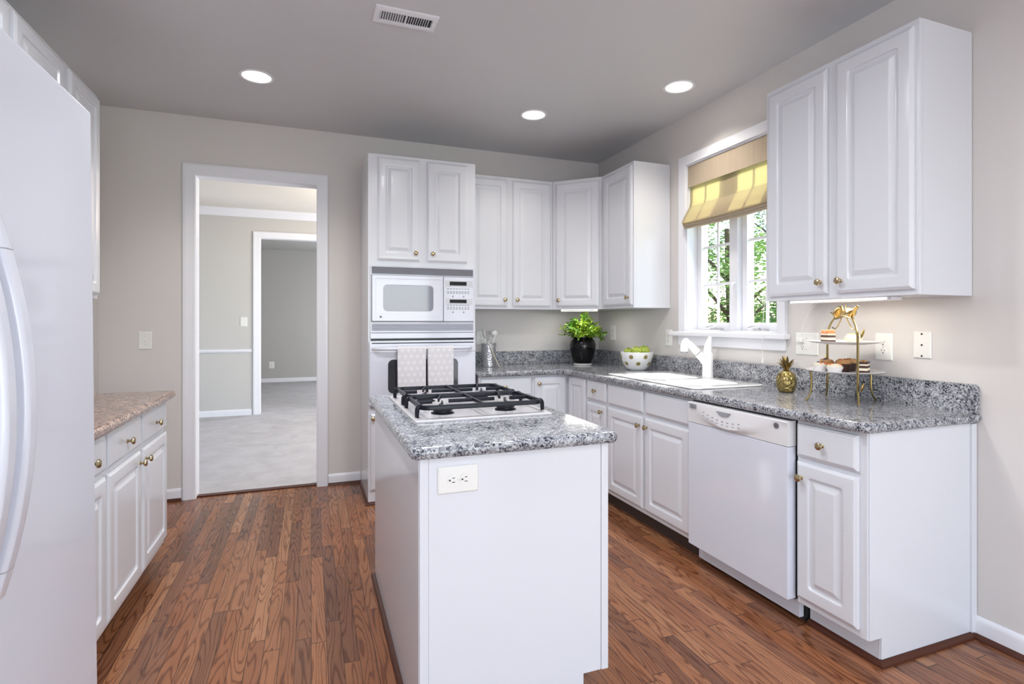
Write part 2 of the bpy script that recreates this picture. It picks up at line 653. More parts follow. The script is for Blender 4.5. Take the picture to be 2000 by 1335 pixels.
BASE = [(0, 0), (.014, 0), (.014, .066), (.010, .078), (.004, .085), (0, .086)]
SHOE = [(.014, .0), (.032, .0), (.031, .007), (.027, .013), (.021, .018), (.014, .02)]
SHOE0 = [(.0, .0), (.018, .0), (.017, .007), (.013, .013), (.007, .018), (.0, .02)]
moulding('baseboard_back', BASE, [(-.865, YB), (XL, YB)], M_TRIM, 'white baseboard left of the cased doorway', 'baseboard')
moulding('baseboard_back.001', BASE, [(.367, YB), (.125, YB)], M_TRIM, 'white baseboard between doorway and oven cabinet', 'baseboard')
moulding('baseboard_left', BASE, [(XL, YB), (XL, 3.34)], M_TRIM, 'white baseboard on the kitchen wall beside the doorway', 'baseboard')
moulding('baseboard_right', BASE, [(XR, YR), (XR, 1.375)], M_TRIM, 'white baseboard right of the cabinet run', 'baseboard')
moulding('trim_1', SHOE, [(-.865, YB), (XL, YB), (XL, 3.34)], M_WOODT, 'dark wood shoe moulding left of the doorway')
moulding('trim_2', SHOE, [(.367, YB), (.125, YB)], M_WOODT, 'dark wood shoe moulding right of the doorway')
moulding('trim_3', SHOE, [(XR, YR), (XR, 1.362)], M_WOODT, 'dark wood shoe moulding along the right wall')
moulding('baseboard_dining', BASE, [(-.76, 8.12), (-3.48, 8.12)], M_TRIM, 'white baseboard of the dining room', 'baseboard')
moulding('baseboard_living', BASE, [(2.56, 12.4), (-3.48, 12.4)], M_TRIM, 'white baseboard of the farthest room', 'baseboard')
RAIL = [(0, .854), (.012, .858), (.022, .876), (.024, .886), (.018, .897), (0, .902)]
moulding('trim_4', RAIL, [(-.76, 8.12), (-3.48, 8.12)], M_TRIM, 'white chair rail of the dining room')
CROWN = [(0, 2.70), (.012, 2.70), (.02, 2.715), (.06, 2.765), (.075, 2.785), (.078, 2.80), (0, 2.80)]
moulding('trim_5', CROWN, [(2.56, 8.12), (-3.48, 8.12)], M_TRIM, 'white crown moulding of the dining room')
struct(boxes('trim_6', M_WOODT, (DX0 + .016, DX1 - .016, YB + .02, YB + .075, 0, .009), bev=.003), 'dark wood threshold strip under the cased doorway', 'trim')


def casing(x0, x1, zt, y, wd, th=.02):
    """door casing on the wall face y, opening x0..x1"""
    b = MB()
    pr = [(0, 0), (0, th * .55), (wd * .16, th * .7), (wd * .28, th * .62), (wd * .7, th * .95), (wd * .9, th), (wd, th * .85), (wd, 0)]
    L = []
    for (px, pz, sx, sz) in ((x0, 0, -1, 0), (x0, zt, -1, 1), (x1, zt, 1, 1), (x1, 0, 1, 0)):
        L.append([(px + sx * o, y - d, pz + sz * o) for o, d in pr])
    b.loops(L)
    return b


def doorway(name, x0, x1, zt, y0, y1, wd, label):
    b = casing(x0 + .012, x1 - .012, zt - .012, y0, wd)
    o = b.build(name, M_TRIM)
    struct(o, label, 'doorway')
    j = MB()
    j.box(x0, x0 + .015, y0, y1, 0.0, zt)
    j.box(x1 - .015, x1, y0, y1, 0.0, zt)
    j.box(x0 + .015, x1 - .015, y0, y1, zt - .015, zt)
    j.build('jamb', M_TRIM, o, smooth=0)
    return o


doorway('door_1', DX0, DX1, DZ, YB, YB + .12, .078, 'white cased doorway from the kitchen to the carpeted room')
doorway('door_2', -.67, .62, 2.44, 8.12, 8.24, .085, 'white cased doorway in the far dining room wall')

# ------------------------------------------------------------------ window over the sink
win = MB()
cw = .062
pr = [(0, 0), (0, .012), (cw * .2, .016), (cw * .35, .013), (cw * .8, .02), (cw, .018), (cw, 0)]
L = []
for (py, pz, sy, sz) in ((WY1, WZ0, 1, 0), (WY1, WZ1, 1, 1), (WY0, WZ1, -1, 1), (WY0, WZ0, -1, 0)):
    L.append([(XR - d, py + sy * o, pz + sz * o) for o, d in pr])
win.loops(L)
window = struct(win.build('window_1', M_TRIM), 'white casement window with muntins over the sink', 'window')
b = MB()
b.box(XR - .055, XR, 2.262, 3.29, WZ0 - .032, WZ0, bev=.008)
b.box(XR + .0005, XR + .165, WY0 + .012, WY1 - .012, WZ0, WZ0 + .012)
b.build('window_stool', M_TRIM, window)
b = MB()
b.box(XR - .018, XR, 2.29, 3.225, WZ0 - .097, WZ0 - .032, bev=.005)
b.build('apron', M_TRIM, window)
b = MB()
b.box(XR, XR + .165, WY1 - .012, WY1, WZ0, WZ1)
b.box(XR, XR + .165, WY0, WY0 + .012, WZ0, WZ1)
b.box(XR, XR + .165, WY0 + .012, WY1 - .012, WZ1 - .012, WZ1)
b.build('jamb', M_TRIM, window, smooth=0)
b = MB()
b.box(2.562, 2.672, 2.72, 2.79, WZ0 + .012, WZ1 - .012, bev=.004)
b.build('mullion', M_TRIM, window)
for (a0, a1) in ((2.79, WY1 - .012), (WY0 + .012, 2.72)):
    b = MB()
    z0, z1 = WZ0 + .012, WZ1 - .012
    st = .042
    X0, X1 = 2.60, 2.66
    b.box(X0, X1, a0, a0 + st, z0, z1, bev=.004)
    b.box(X0, X1, a1 - st, a1, z0, z1, bev=.004)
    b.box(X0, X1, a0 + st, a1 - st, z0, z0 + .05, bev=.004)
    b.box(X0, X1, a0 + st, a1 - st, z1 - .05, z1, bev=.004)
    sash = b.build('sash', M_TRIM, window)
    g = MB()
    g.box(2.636, 2.640, a0 + st - .004, a1 - st + .004, z0 + .046, z1 - .046)
    g.build('pane', M_GLASS, sash, smooth=0)
    q = MB()
    mid = (a0 + a1) / 2
    q.box(2.626, 2.635, mid - .009, mid + .009, z0 + .05, z1 - .05)
    for k in range(1, 4):
        zz = z0 + .05 + (z1 - z0 - .1) * k / 4
        q.box(2.6255, 2.6345, a0 + st, a1 - st, zz - .009, zz + .009)
    q.build('muntins', M_TRIM, sash, smooth=0)
b = MB()
b.tube([(2.555, 2.735, 1.52), (2.54, 2.735, 1.515), (2.53, 2.735, 1.49), (2.532, 2.735, 1.44)], [.007, .007, .006, .005], 8)
b.box(2.555, 2.562, 2.727, 2.743, 1.47, 1.54)
b.build('latch', M_TRIM, window)
for yy in (2.93, 2.55):
    b = MB()
    b.box(2.565, 2.598, yy - .05, yy + .05, WZ0 + .012, WZ0 + .026, bev=.005)
    b.tube([(2.58, yy, WZ0 + .026), (2.56, yy + .01, WZ0 + .04), (2.545, yy + .06, WZ0 + .03)], .005, 8)
    b.build('crank', M_STEEL, window)

# roman shade hanging in the window head
sh = thing('roman_shade', 'beige striped roman shade glowing in the sink window', 'window shade', (2.53, 2.755, 1.95))
Y0s, Y1s = WY0 + .016, WY1 - .016


def cloth(prof, th=.0025, ya=Y0s, yb=Y1s, nseg=14, sag=0):
    """cloth strip with (x, z) profile"""
    bb = MB()
    L = []
    for k in range(nseg + 1):
        u = k / nseg
        y = ya + (yb - ya) * u
        f = sag * 4 * u * (1 - u)
        fr = [(x, y, z - f * (zmax - z) / max(zmax - zmin, 1e-4)) for x, z in prof for zmax, zmin in [(max(q[1] for q in prof), min(q[1] for q in prof))]]
        bk = [(x + th, y, z) for x, y, z in fr][::-1]
        L.append(fr + bk)
    bb.loops(L)
    return bb


cloth([(2.518, 2.372), (2.517, 2.30), (2.515, 2.222)], .004).build('valance', M_SHADE2, sh)
cloth([(2.534, 2.372), (2.535, 2.25), (2.534, 2.12), (2.526, 2.085)], .0025).build('panel', M_SHADE, sh)
folds = [(2.526, 2.085), (2.505, 2.05), (2.478, 2.005), (2.462, 1.972), (2.464, 1.962), (2.480, 1.958), (2.505, 1.975), (2.515, 1.985)]
cloth(folds, .003, Y0s - .0, Y1s, sag=.008).build('fold', M_SHADE, sh)
cloth([(2.515, 2.015), (2.490, 1.985), (2.470, 1.955), (2.472, 1.945), (2.487, 1.942), (2.512, 1.96)], .003, sag=.008).build('fold', M_SHADE2, sh)
cloth([(2.520, 1.995), (2.500, 1.965), (2.480, 1.940), (2.482, 1.930), (2.497, 1.928), (2.52, 1.945)], .003, sag=.008).build('fold', M_SHADE2, sh)
b = MB()
b.tube([(2.496, 2.40, 1.95), (2.492, 2.40, 1.6), (2.448, 2.40, 1.26), (2.448, 2.40, 1.05)], .0018, 6)
b.lathe([(.001, -.02), (.007, -.018), (.004, .01), (.001, .012)], (2.448, 2.40, 1.05), 10)
b.build('pull_cord', M_PLAST, sh)

# ------------------------------------------------------------------ cabinet parts
DT = .019


def door_mesh(x0, x1, z0, z1, frame=.056, y=0.0, slab=False):
    """raised panel door (or plain slab front) in cabinet coordinates, back on plane y, facing -y"""
    b = MB()

    def lp(ins, d, r):
        return [(u, y - d, v) for u, v in rrect(x0 + ins, x1 - ins, z0 + ins, z1 - ins, r)]
    L = [lp(0, 0.0005, .002), lp(0, .011, .002), lp(.003, .0135, .002), lp(.007, .0145, .002), lp(.010, .0175, .002), lp(.013, DT, .003)]
    if not slab:
        f = frame
        L += [lp(f - .006, DT, .010), lp(f, DT - .0015, .012), lp(f + .004, DT - .0085, .012), lp(f + .011, DT - .0095, .011), lp(f + .016, DT - .0085, .010), lp(f + .034, DT - .0005, .003), lp(f + .037, DT, .003)]
    b.loops(L)
    return b


def knob_mesh(x, z, y):
    b = MB()
    m = Matrix.Translation((x, y, z)) @ Matrix.Rotation(PI / 2, 4, 'X')
    b.lathe([(.0085, 0), (.0085, .002), (.0055, .004), (.0045, .010), (.006, .013), (.0135, .017), (.0155, .021), (.0145, .025), (.010, .028), (.004, .0293), (.001, .0295)], n=18, m=m)
    return b


def cabinet(name, label, loc, rz, wd, dp, z0, z1, fronts, toe=False, top=True, group=None, cat='cabinet', front=True, end=None, hollow_top=False):
    t = thing(name, label, cat, loc, rz, group)
    b = MB()
    th = .018
    yb = dp
    if front:
        b.box(0, wd, 0, .019, z0, z1, bev=.0012, seg=1)
    b.box(0, th, .019, yb, z0, z1)
    b.box(wd - th, wd, .019, yb, z0, z1)
    b.box(th, wd - th, .019, yb, z0, z0 + th)
    if top:
        b.box(th, wd - th, .019, yb, z1 - th, z1)
    b.box(th, wd - th, yb - .006, yb, z0 + th, z1 - (th if top else 0))
    b.build('carcass', M_CAB, t, world=False, smooth=30)
    if toe:
        b = MB()
        b.box(.0, wd, .065, .08, 0.0, z0)
        b.build('toe_board', M_TOE if toe == 'dark' else M_CAB, t, world=False, smooth=0)
    for kind, x0, x1, a0, a1, kn in fronts:
        d = door_mesh(x0, x1, a0, a1, slab=(kind == 'drawer'))
        o = d.build('door' if kind == 'door' else 'drawer', M_CAB, t, world=False)
        if kn:
            for q in ([kn] if not isinstance(kn[0], tuple) else kn):
                knob_mesh(q[0], q[1], -DT).build('knob', M_BRASS, o, world=False)
    return t


# ---- right run of base cabinets (facing -x): local x = Yhigh - Y
FX = 1.902
DB = XR - FX - .002
zd0, zd1, zr0, zr1 = .128, .690, .712, .846


def rrun(y_hi, y_lo):
    return lambda a, b2: (y_hi - a, y_hi - b2)


r = rrun(3.497, 3.203)
cabinet('base_cabinet', 'narrow white base cabinet with one drawer over one door, between corner and sink cabinets', (FX, 3.497, 0), -PI / 2, 3.497 - 3.203, DB, .10, .859,
        [('drawer', *r(3.480, 3.216), zr0, zr1, (.147, .78)), ('door', *r(3.480, 3.216), zd0, zd1, (.235, .645))], toe='dark')
r = rrun(3.203, 2.335)
cabinet('sink_cabinet', 'wide white sink base cabinet with two doors below two blank fronts', (FX, 3.203, 0), -PI / 2, 3.203 - 2.335, DB, .10, .859,
        [('drawer', *r(3.188, 2.779), zr0, zr1, None), ('drawer', *r(2.748, 2.345), zr0, zr1, None),
         ('door', *r(3.190, 2.779), zd0, zd1, (3.203 - 2.808, .635)), ('door', *r(2.757, 2.343), zd0, zd1, (3.203 - 2.728, .635))], toe='dark', top=False)
t = cabinet('base_cabinet', 'white base cabinet with one drawer and one door at the near end of the counter', (FX, 1.680, 0), -PI / 2, 1.680 - 1.38, DB, .10, .859,
            [('drawer', 1.680 - 1.672, 1.680 - 1.409, zr0, zr1, (.130, .778)), ('door', 1.680 - 1.672, 1.680 - 1.409, zd0, zd1, (.034, .628))])
b = MB()
b.box(.005, .2995, .065, .083, .020, .10)
b.box(.282, .300, .083, DB, .02, .10)
b.build('toe_board', M_CAB, t, world=False, smooth=0)
b = MB()
b.box(.3005, .304, .006, DB, .1005, .858)
b.box(.3005, .304, .068, DB, .02, .1005)
b.box(.3005, .314, DB - .03, DB, .02, .858, bev=.003)
b.build('end_panel', M_CAB, t, world=False)
b = MB()
L = []
for x, y, nx, ny in ((0.004, .063, 0, -1), (.306, .063, 1, -1), (.306, DB, 1, 0)):
    L.append([(x + nx * o, y + ny * o, z) for o, z in SHOE0])
b.loops(L)
b.build('shoe_moulding', M_WOODT, t, world=False)

# corner cabinet: L-shaped body, two leaves that meet in the corner
FY = 3.81
ck = thing('corner_cabinet', 'white corner base cabinet with two hinged leaves meeting in the inside corner', 'cabinet', (1.902, 3.81, 0))
b = MB()
poly = [(1.592, FY), (1.902, FY), (1.902, 3.500), (2.508, 3.500), (2.508, 4.402), (1.592, 4.402)]
b.prism(poly, .10, .859)
b.build('carcass', M_CAB, ck, smooth=0)
b = MB()
b.prism([(1.592, FY + .065), (1.967, FY + .065), (1.967, 3.500), (2.0, 3.50), (2.0, 3.90), (1.592, 3.90)], 0, .10)
b.build('toe_board', M_TOE, ck, smooth=0)
mL = Matrix.Translation((0, FY, 0))
b = door_mesh(1.607, 1.876, zd0, zr1)
bmesh.ops.transform(b.bm, matrix=mL, verts=b.bm.verts)
dl = b.build('door', M_CAB, ck)
b = knob_mesh(1.637, .795, FY - DT)
b.build('knob', M_BRASS, dl)
b = door_mesh(0, .275, zd0, zr1)
bmesh.ops.transform(b.bm, matrix=Matrix.Translation((FX, 3.784, 0)) @ Matrix.Rotation(-PI / 2, 4, 'Z'), verts=b.bm.verts)
b.build('door', M_CAB, ck)

cabinet('base_cabinet', 'white base cabinet with drawer and door beside the oven tower', (1.16, FY, 0), 0, .430, YB - FY - .004, .10, .859,
        [('drawer', .015, .418, zr0, zr1, (.20, .78)), ('door', .015, .418, zd0, zd1, (.385, .64))], toe='dark')

# ---- wall cabinets
UZ0, UZ1 = 1.372, 2.438
ud0, ud1 = 1.394, 2.412
cabinet('wall_cabinet', 'white wall cabinet with two doors between oven tower and corner cabinet', (1.146, 4.083, 0), 0, .745, YB - 4.083 - .003, UZ0, UZ1,
        [('door', .010, .338, ud0, ud1, (.312, 1.447)), ('door', .387, .725, ud0, ud1, (.418, 1.447))])
cabinet('wall_cabinet', 'white wall cabinet with one door beside the window', (2.194, 3.793, 0), -PI / 2, 3.793 - 3.3385, XR - 2.194 - .003, UZ0, UZ1,
        [('door', .048, .440, ud0, ud1, (.408, 1.447))])
cabinet('wall_cabinet', 'large white wall cabinet with two doors on the right, above the tiered stand', (2.194, 2.124, 0), -PI / 2, 2.124 - 1.384, XR - 2.194 - .003, UZ0, UZ1,
        [('door', .022, .352, ud0, ud1, (.325, 1.447)), ('door', .398, .724, ud0, ud1, (.424, 1.447))])
dg = thing('wall_cabinet', 'white diagonal wall cabinet with one door across the room corner', 'cabinet', (1.895, 4.083, UZ0))
b = MB()
b.prism([(1.8935, 4.083), (2.194, 3.7965), (2.509, 3.7965), (2.509, 4.402), (1.8935, 4.402)], UZ0, UZ1)
b.build('carcass', M_CAB, dg, smooth=0)
dv = Vector((2.194 - 1.8935, 3.7965 - 4.083, 0))
ang = math.atan2(dv.y, dv.x)
mD = Matrix.Translation((1.8935, 4.083, 0)) @ Matrix.Rotation(ang, 4, 'Z')
b = door_mesh(.030, .392, ud0, ud1)
bmesh.ops.transform(b.bm, matrix=mD, verts=b.bm.verts)
dd = b.build('door', M_CAB, dg)
b = knob_mesh(.058, 1.447, -DT)
bmesh.ops.transform(b.bm, matrix=mD, verts=b.bm.verts)
b.build('knob', M_BRASS, dd)

# left wall cabinets (facing +x): local x = Y - Ylow
LZ0, LZ1 = 1.385, 2.428
LUX = -1.034
LUD = LUX - XL - .003
for y0, y1, fr, lab in ((2.945, 3.345, [('door', .022, .385, LZ0 + .022, LZ1 - .02, None)], 'white wall cabinet on the left wall, nearest the doorway'),
                        (2.470, 2.945, [('door', .012, .440, LZ0 + .022, LZ1 - .02, None)], 'white wall cabinet on the left wall, second from the doorway'),
                        (1.60, 2.470, [('door', .02, .42, LZ0 + .022, LZ1 - .02, None), ('door', .45, .850, LZ0 + .022, LZ1 - .02, None)], 'white wall cabinet on the left wall, mostly behind the refrigerator')):
    t = cabinet('wall_cabinet', lab, (LUX, y0, 0), PI / 2, y1 - y0, LUD, LZ0, LZ1, fr)
    if y0 > 2.9:
        b = MB()
        b.box(.05, .39, .02, .10, LZ0 - .018, LZ0 - .0005, bev=.003)
        b.build('light_rail', M_CAB, t, world=False)

# ---- left base cabinets and counter
LBX = -.733
LBD = LBX - XL - .003
cabinet('base_cabinet', 'white base cabinet with two drawers and two doors under the left counter end', (LBX, 2.423, 0), PI / 2, .897, LBD, .10, .859,
        [('drawer', .016, .425, zr0, zr1, (.222, .772)), ('drawer', .457, .873, zr0, zr1, (.665, .772)),
         ('door', .010, .425, zd0, zd1, (.398, .637)), ('door', .457, .884, zd0, zd1, (.487, .637))], toe='dark')
cabinet('base_cabinet', 'white base cabinet under the left counter, mostly behind the refrigerator', (LBX, 1.565, 0), PI / 2, .857, LBD, .10, .859,
        [('drawer', .016, .41, zr0, zr1, (.21, .772)), ('drawer', .447, .842, zr0, zr1, (.69, .772)),
         ('door', .016, .41, zd0, zd1, (.385, .637)), ('door', .447, .846, zd0, zd1, (.475, .637))], toe='dark')


def off_poly(P, d):
    """offset a CCW polygon inward by d"""
    n = len(P)
    out = []
    for i in range(n):
        a, p, c = Vector(P[i - 1]), Vector(P[i]), Vector(P[(i + 1) % n])
        d0 = (p - a).normalized()
        d1 = (c - p).normalized()
        n0 = Vector((-d0.y, d0.x))
        n1 = Vector((-d1.y, d1.x))
        nn = n0 + n1
        nn = nn / max(nn.dot(n0), .3)
        out.append((p.x + nn.x * d, p.y + nn.y * d))
    return out


def fillet(P, R, n=6):
    """round the corners of polygon P by radii R"""
    out = []
    N_ = len(P)
    for i in range(N_):
        p = Vector(P[i])
        r = R[i]
        if r <= 0:
            out.append(tuple(p))
            continue
        a = (Vector(P[i - 1]) - p).normalized()
        c = (Vector(P[(i + 1) % N_]) - p).normalized()
        for k in range(n + 1):
            u = k / n
            q = (p + a * r) * (1 - u) ** 2 + p * 2 * u * (1 - u) + (p + c * r) * u ** 2
            out.append(tuple(q))
    return out


def slab(P, z0, z1, hole=None):
    """stone slab with a bullnose edge"""
    b = MB()
    rr = (z1 - z0) / 2
    zm = (z0 + z1) / 2
    L = []
    for k in range(7):
        th = -PI / 2 + PI * k / 6
        q = off_poly(P, rr * .8 * (1 - math.cos(th)))
        L.append([(x, y, zm + rr * math.sin(th)) for x, y in q])
    if hole is None:
        b.loops(L)
    else:
        R = b.loops(L, False, False)
        ht = [b.bm.verts.new((x, y, z1)) for x, y in hole]
        hb = [b.bm.verts.new((x, y, z0)) for x, y in hole]
        k = len(hole)
        for i in range(k):
            j = (i + 1) % k
            b.bm.faces.new([ht[i], ht[j], hb[j], hb[i]])
        for ring, h in ((R[-1], ht), (R[0], hb)):
            es = []
            for q in (ring, h):
                for i in range(len(q)):
                    e = b.bm.edges.get((q[i], q[(i + 1) % len(q)]))
                    if e is None:
                        e = b.bm.edges.new((q[i], q[(i + 1) % len(q)]))
                    es.append(e)
            bmesh.ops.triangle_fill(b.bm, use_beauty=True, use_dissolve=False, edges=es)
    return b


CZ0, CZ1 = .860, .900
o = slab(fillet([(XL + .002, 1.565), (-.680, 1.565), (-.680, 3.335), (XL + .002, 3.335)], [0, 0, .012, 0]), CZ0, CZ1).build('countertop', M_GRANW)
tag(recenter(o), 'granite countertop with a painted-in brownish reflection and rounded edge on the left cabinets', 'countertop')

# main L-shaped countertop with backsplash
ct = thing('countertop', 'L-shaped grey speckled granite countertop around the sink', 'countertop', (2.1, 3.0, CZ0))
CX = 1.862
P = fillet([(1.144, 3.765), (CX, 3.765), (CX, 1.352), (2.510, 1.352), (2.510, 4.404), (1.144, 4.404)], [0, .11, .05, 0, 0, 0], 8)
HX0, HX1, HY0, HY1 = 1.965, 2.405, 2.405, 3.255
slab(P, CZ0, CZ1, hole=rrect(HX0, HX1, HY0, HY1, .05, 4)).build('slab', M_GRAN, ct)
b = MB()
b.box(1.146, 2.485, 4.380, 4.404, CZ1 - .0, 1.014, bev=.003)
b.build('backsplash', M_GRAN, ct)
b = MB()
prof = rrect(1.358, 4.404, CZ1, 1.014, .003, 3)
pp = [(y, z) for y, z in [(4.404, CZ1), (4.404, 1.014), (1.372, 1.014), (1.365, 1.011), (1.360, 1.004), (1.358, .996), (1.358, CZ1)]]
b.loops([[(2.485, y, z) for y, z in pp], [(2.510, y, z) for y, z in pp]])
b.build('backsplash', M_GRAN, ct, smooth=20)

# ------------------------------------------------------------------ sink and faucet
sk_ = thing('sink', 'white drop-in sink with wide bowl under the window', 'sink', (2.185, 2.83, CZ1))
b = MB()
z0, z1 = CZ1 + .0006, CZ1 + .011


def rl(x0, x1, y0, y1, r_, z, n=6):
    return [(u, v, z) for u, v in rrect(x0, x1, y0, y1, r_, n)]


X0, X1, Y0, Y1 = 1.935, 2.440, 2.365, 3.295
R1 = b.loops([rl(X0 + .004, X1 - .004, Y0 + .004, Y1 - .004, .04, z0), rl(X0, X1, Y0, Y1, .045, z0 + .003), rl(X0 + .001, X1 - .001, Y0 + .001, Y1 - .001, .045, z0 + .007), rl(X0 + .008, X1 - .008, Y0 + .008, Y1 - .008, .04, z1)], False, False)
holes = []
for (a0, a1, c0, c1, dp) in ((1.985, 2.340, 2.775, 3.170, .17), (1.985, 2.340, 2.435, 2.735, .10)):
    ring = b.loops([rl(a0, a1, c0, c1, .07, z1), rl(a0 + .004, a1 - .004, c0 + .004, c1 - .004, .07, z1 - .004), rl(a0 + .008, a1 - .008, c0 + .008, c1 - .008, .068, z1 - .02),
                    rl(a0 + .022, a1 - .022, c0 + .022, c1 - .022, .07, z1 - dp * .85), rl(a0 + .05, a1 - .05, c0 + .05, c1 - .05, .06, z1 - dp)], False, True)
    holes.append(ring[0])
es = []
for q in (R1[-1], *holes):
    for i in range(len(q)):
        e = b.bm.edges.get((q[i], q[(i + 1) % len(q)]))
        es.append(e)
bmesh.ops.triangle_fill(b.bm, use_beauty=True, use_dissolve=False, edges=es)
b.build('basin', M_PORC, sk_, smooth=35)
b = MB()
b.lathe([(.001, 0), (.035, 0), (.040, .002), (.038, .004), (.02, .003), (.001, .002)], (2.16, 2.972, z1 - .1695), 20)
b.build('drain', M_STEEL, sk_)

fc = thing('faucet', 'white pull-out kitchen faucet with lever behind the sink', 'faucet', (2.395, 2.80, z1))
fx, fy, fz = 2.395, 2.80, z1
b = MB()
b.lathe([(.034, 0), (.036, .003), (.034, .012), (.033, .05), (.034, .10), (.036, .13), (.034, .155), (.024, .168), (.001, .170)], (fx, fy, fz), 24)
b.build('body', M_PORC, fc)
b = MB()
b.tube([(fx - .005, fy, fz + .085), (fx - .05, fy + .004, fz + .135), (fx - .11, fy + .008, fz + .192), (fx - .155, fy + .012, fz + .228)], [.027, .026, .023, .020], 16)
sp = b.build('spout', M_PORC, fc)
b = MB()
b.tube([(fx - .075, fy + .0055, fz + .159), (fx - .079, fy + .006, fz + .163)], [.0255, .0252], 16)
b.build('seam_ring', M_GREY, sp)
b = MB()
b.tube([(fx - .148, fy + .012, fz + .238), (fx - .162, fy + .012, fz + .232), (fx - .172, fy + .013, fz + .205), (fx - .173, fy + .013, fz + .168)], [.014, .023, .026, .024], 16)
b.build('spray_head', M_PORC, sp)
b = MB()
b.lathe([(.001, 0), (.022, 0), (.023, .006), (.001, .007)], (fx - .173, fy + .013, fz + .1605), 16)
b.build('aerator', M_GREY, sp)
b = MB()
b.tube([(fx, fy, fz + .160), (fx + .004, fy, fz + .20), (fx + .012, fy - .004, fz + .245), (fx + .018, fy - .008, fz + .263)], [.029, .025, .015, .010], 16)
b.build('lever', M_PORC, fc)

# ------------------------------------------------------------------ dishwasher
dw = thing('dishwasher', 'white built-in dishwasher with curved control panel in the right cabinet run', 'dishwasher', (1.905, 2.0, 0))
DY0, DY1 = 1.690, 2.318
b = MB()
b.box(1.905, 2.47, DY0 + .008, DY1 - .008, .10, .852)
b.build('tub', M_DSTEEL, dw, smooth=0)
b = MB()
b.box(1.857, 1.904, DY0, DY1, .108, .7445, bev=.004)
b.build('door', M_APPL, dw)
b = MB()
# control panel with a bowed lower edge
L = []
npan = 24
for k in range(npan + 1):
    u = k / npan
    y = DY1 - (DY1 - DY0) * u
    bow = math.sin(PI * min(max((u - .0) / .92, 0), 1)) ** 1.3
    zl = .810 - .052 * bow
    xo = 1.857 - .016 * bow
    L.append([(1.904, y, .7465), (1.857, y, .7465), (1.856, y, max(.752, zl - .012)), (xo, y, zl), (xo + .001, y, zl + .02), (1.853, y, .846), (1.858, y, .8515), (1.904, y, .852)])
b.loops(L)
cp = b.build('control_panel', M_APPL2, dw, smooth=50)
b = MB()


def pan(u):
    bow = math.sin(PI * min(max(u / .92, 0), 1)) ** 1.3
    return DY1 - (DY1 - DY0) * u, .810 - .052 * bow, 1.857 - .016 * bow


for k in range(4):
    for q in range(1):
        y0_, _, x_ = pan(.03)
        y1_, _, _ = pan(.11)
        zz = .842 - .0065 * k
        b.box(1.8475, 1.8555, y1_, y0_, zz - .0015, zz + .0015)
b.build('vent_slots', M_GREY, cp, smooth=0)
for i in range(8):
    u = .20 + .055 * i
    y, zl, x = pan(u)
    for k in range(2):
        zz = zl + .012 + .016 * k
        if zz < .835:
            b = MB()
            b.box(x + .0003, x + .004, y - .006, y + .006, zz, zz + .004)
            b.build('button', M_GREY, cp, smooth=0)
b = MB()
y0_, zl, x_ = pan(.35)
y1_ = pan(.50)[0]
yc = (y0_ + y1_) / 2
hh = [(y0_, .834), (y1_, .834), (y1_ + .018, .816), (yc, .811), (y0_ - .025, .816)]
b.loops([[(1.8430, y, z) for y, z in hh], [(1.8490, y, z) for y, z in hh]])
b.build('handle_recess', M_GREY, cp, smooth=0)
b = MB()
y_, zl, x_ = pan(.91)
mb = Matrix.Translation((x_ - .0035, y_, .825)) @ Matrix.Rotation(-PI / 2, 4, 'Y')
b.lathe([(.001, -.006), (.012, -.006), (.012, .0), (.010, .001), (.001, .001)], n=20, m=mb)
b.build('badge', M_DGREY, cp)
b = MB()
b.box(1.925, 1.950, DY0 - .035 + .036, DY1, .022, .105, bev=.003)
b.build('kick_panel', M_APPL, dw)
b = MB()
b.box(1.96, 1.99, DY0, DY1, 0, .10)
b.build('base', M_DSTEEL, dw, smooth=0)

# ------------------------------------------------------------------ oven tower
TX0, TX1, TY = .369, 1.141, 3.83
tw = thing('oven_cabinet', 'tall white cabinet tower housing microwave and wall oven', 'cabinet', (TX0, TY, 0))
b = MB()
b.box(TX0, TX0 + .018, TY, YB - .003, .0, UZ1)
b.box(TX1 - .018, TX1, TY, YB - .003, .0, UZ1)
b.box(TX0 + .018, TX1 - .018, TY, YB - .003, UZ1 - .018, UZ1)
b.box(TX0 + .018, TX1 - .018, TY + .02, YB - .003, 1.666, 1.684)
b.box(TX0 + .018, TX1 - .018, TY + .02, YB - .003, 1.170, 1.188)
b.box(TX0 + .018, TX1 - .018, TY + .02, YB - .003, .665, .683)
b.box(TX0 + .018, TX1 - .018, YB - .012, YB - .003, .02, UZ1 - .018)
b.box(TX0 + .018, TX1 - .018, TY, TY + .019, 1.662, UZ1 - .018)
b.box(TX0 + .018, TX1 - .018, TY, TY + .019, .02, .668)
b.build('carcass', M_CAB, tw, smooth=0)
for x0, x1, kx in ((.433, .727, .695), (.781, 1.076, .818)):
    b = door_mesh(x0, x1, 1.700, 2.416)
    bmesh.ops.transform(b.bm, matrix=Matrix.Translation((0, TY, 0)), verts=b.bm.verts)
    d = b.build('door', M_CAB, tw)
    b = knob_mesh(kx, 1.755, TY - DT)
    b.build('knob', M_BRASS, d)
for x0, x1, kx in ((.385, .747, .40), (.763, 1.125, 1.10)):
    b = door_mesh(x0, x1, .10, .630)
    bmesh.ops.transform(b.bm, matrix=Matrix.Translation((0, TY, 0)), verts=b.bm.verts)
    d = b.build('door', M_CAB, tw)
    knob_mesh(kx, .600, TY - DT).build('knob', M_BRASS, d)
b = MB()
L = []
for x, y, nx, ny in ((TX0 - .0005, YB - .04, -1, 0), (TX0 - .0005, TY - .0005, -1, -1), (TX1, TY - .0005, 0, -1)):
    L.append([(x + nx * o_, y + ny * o_, z) for o_, z in SHOE0])
b.loops(L)
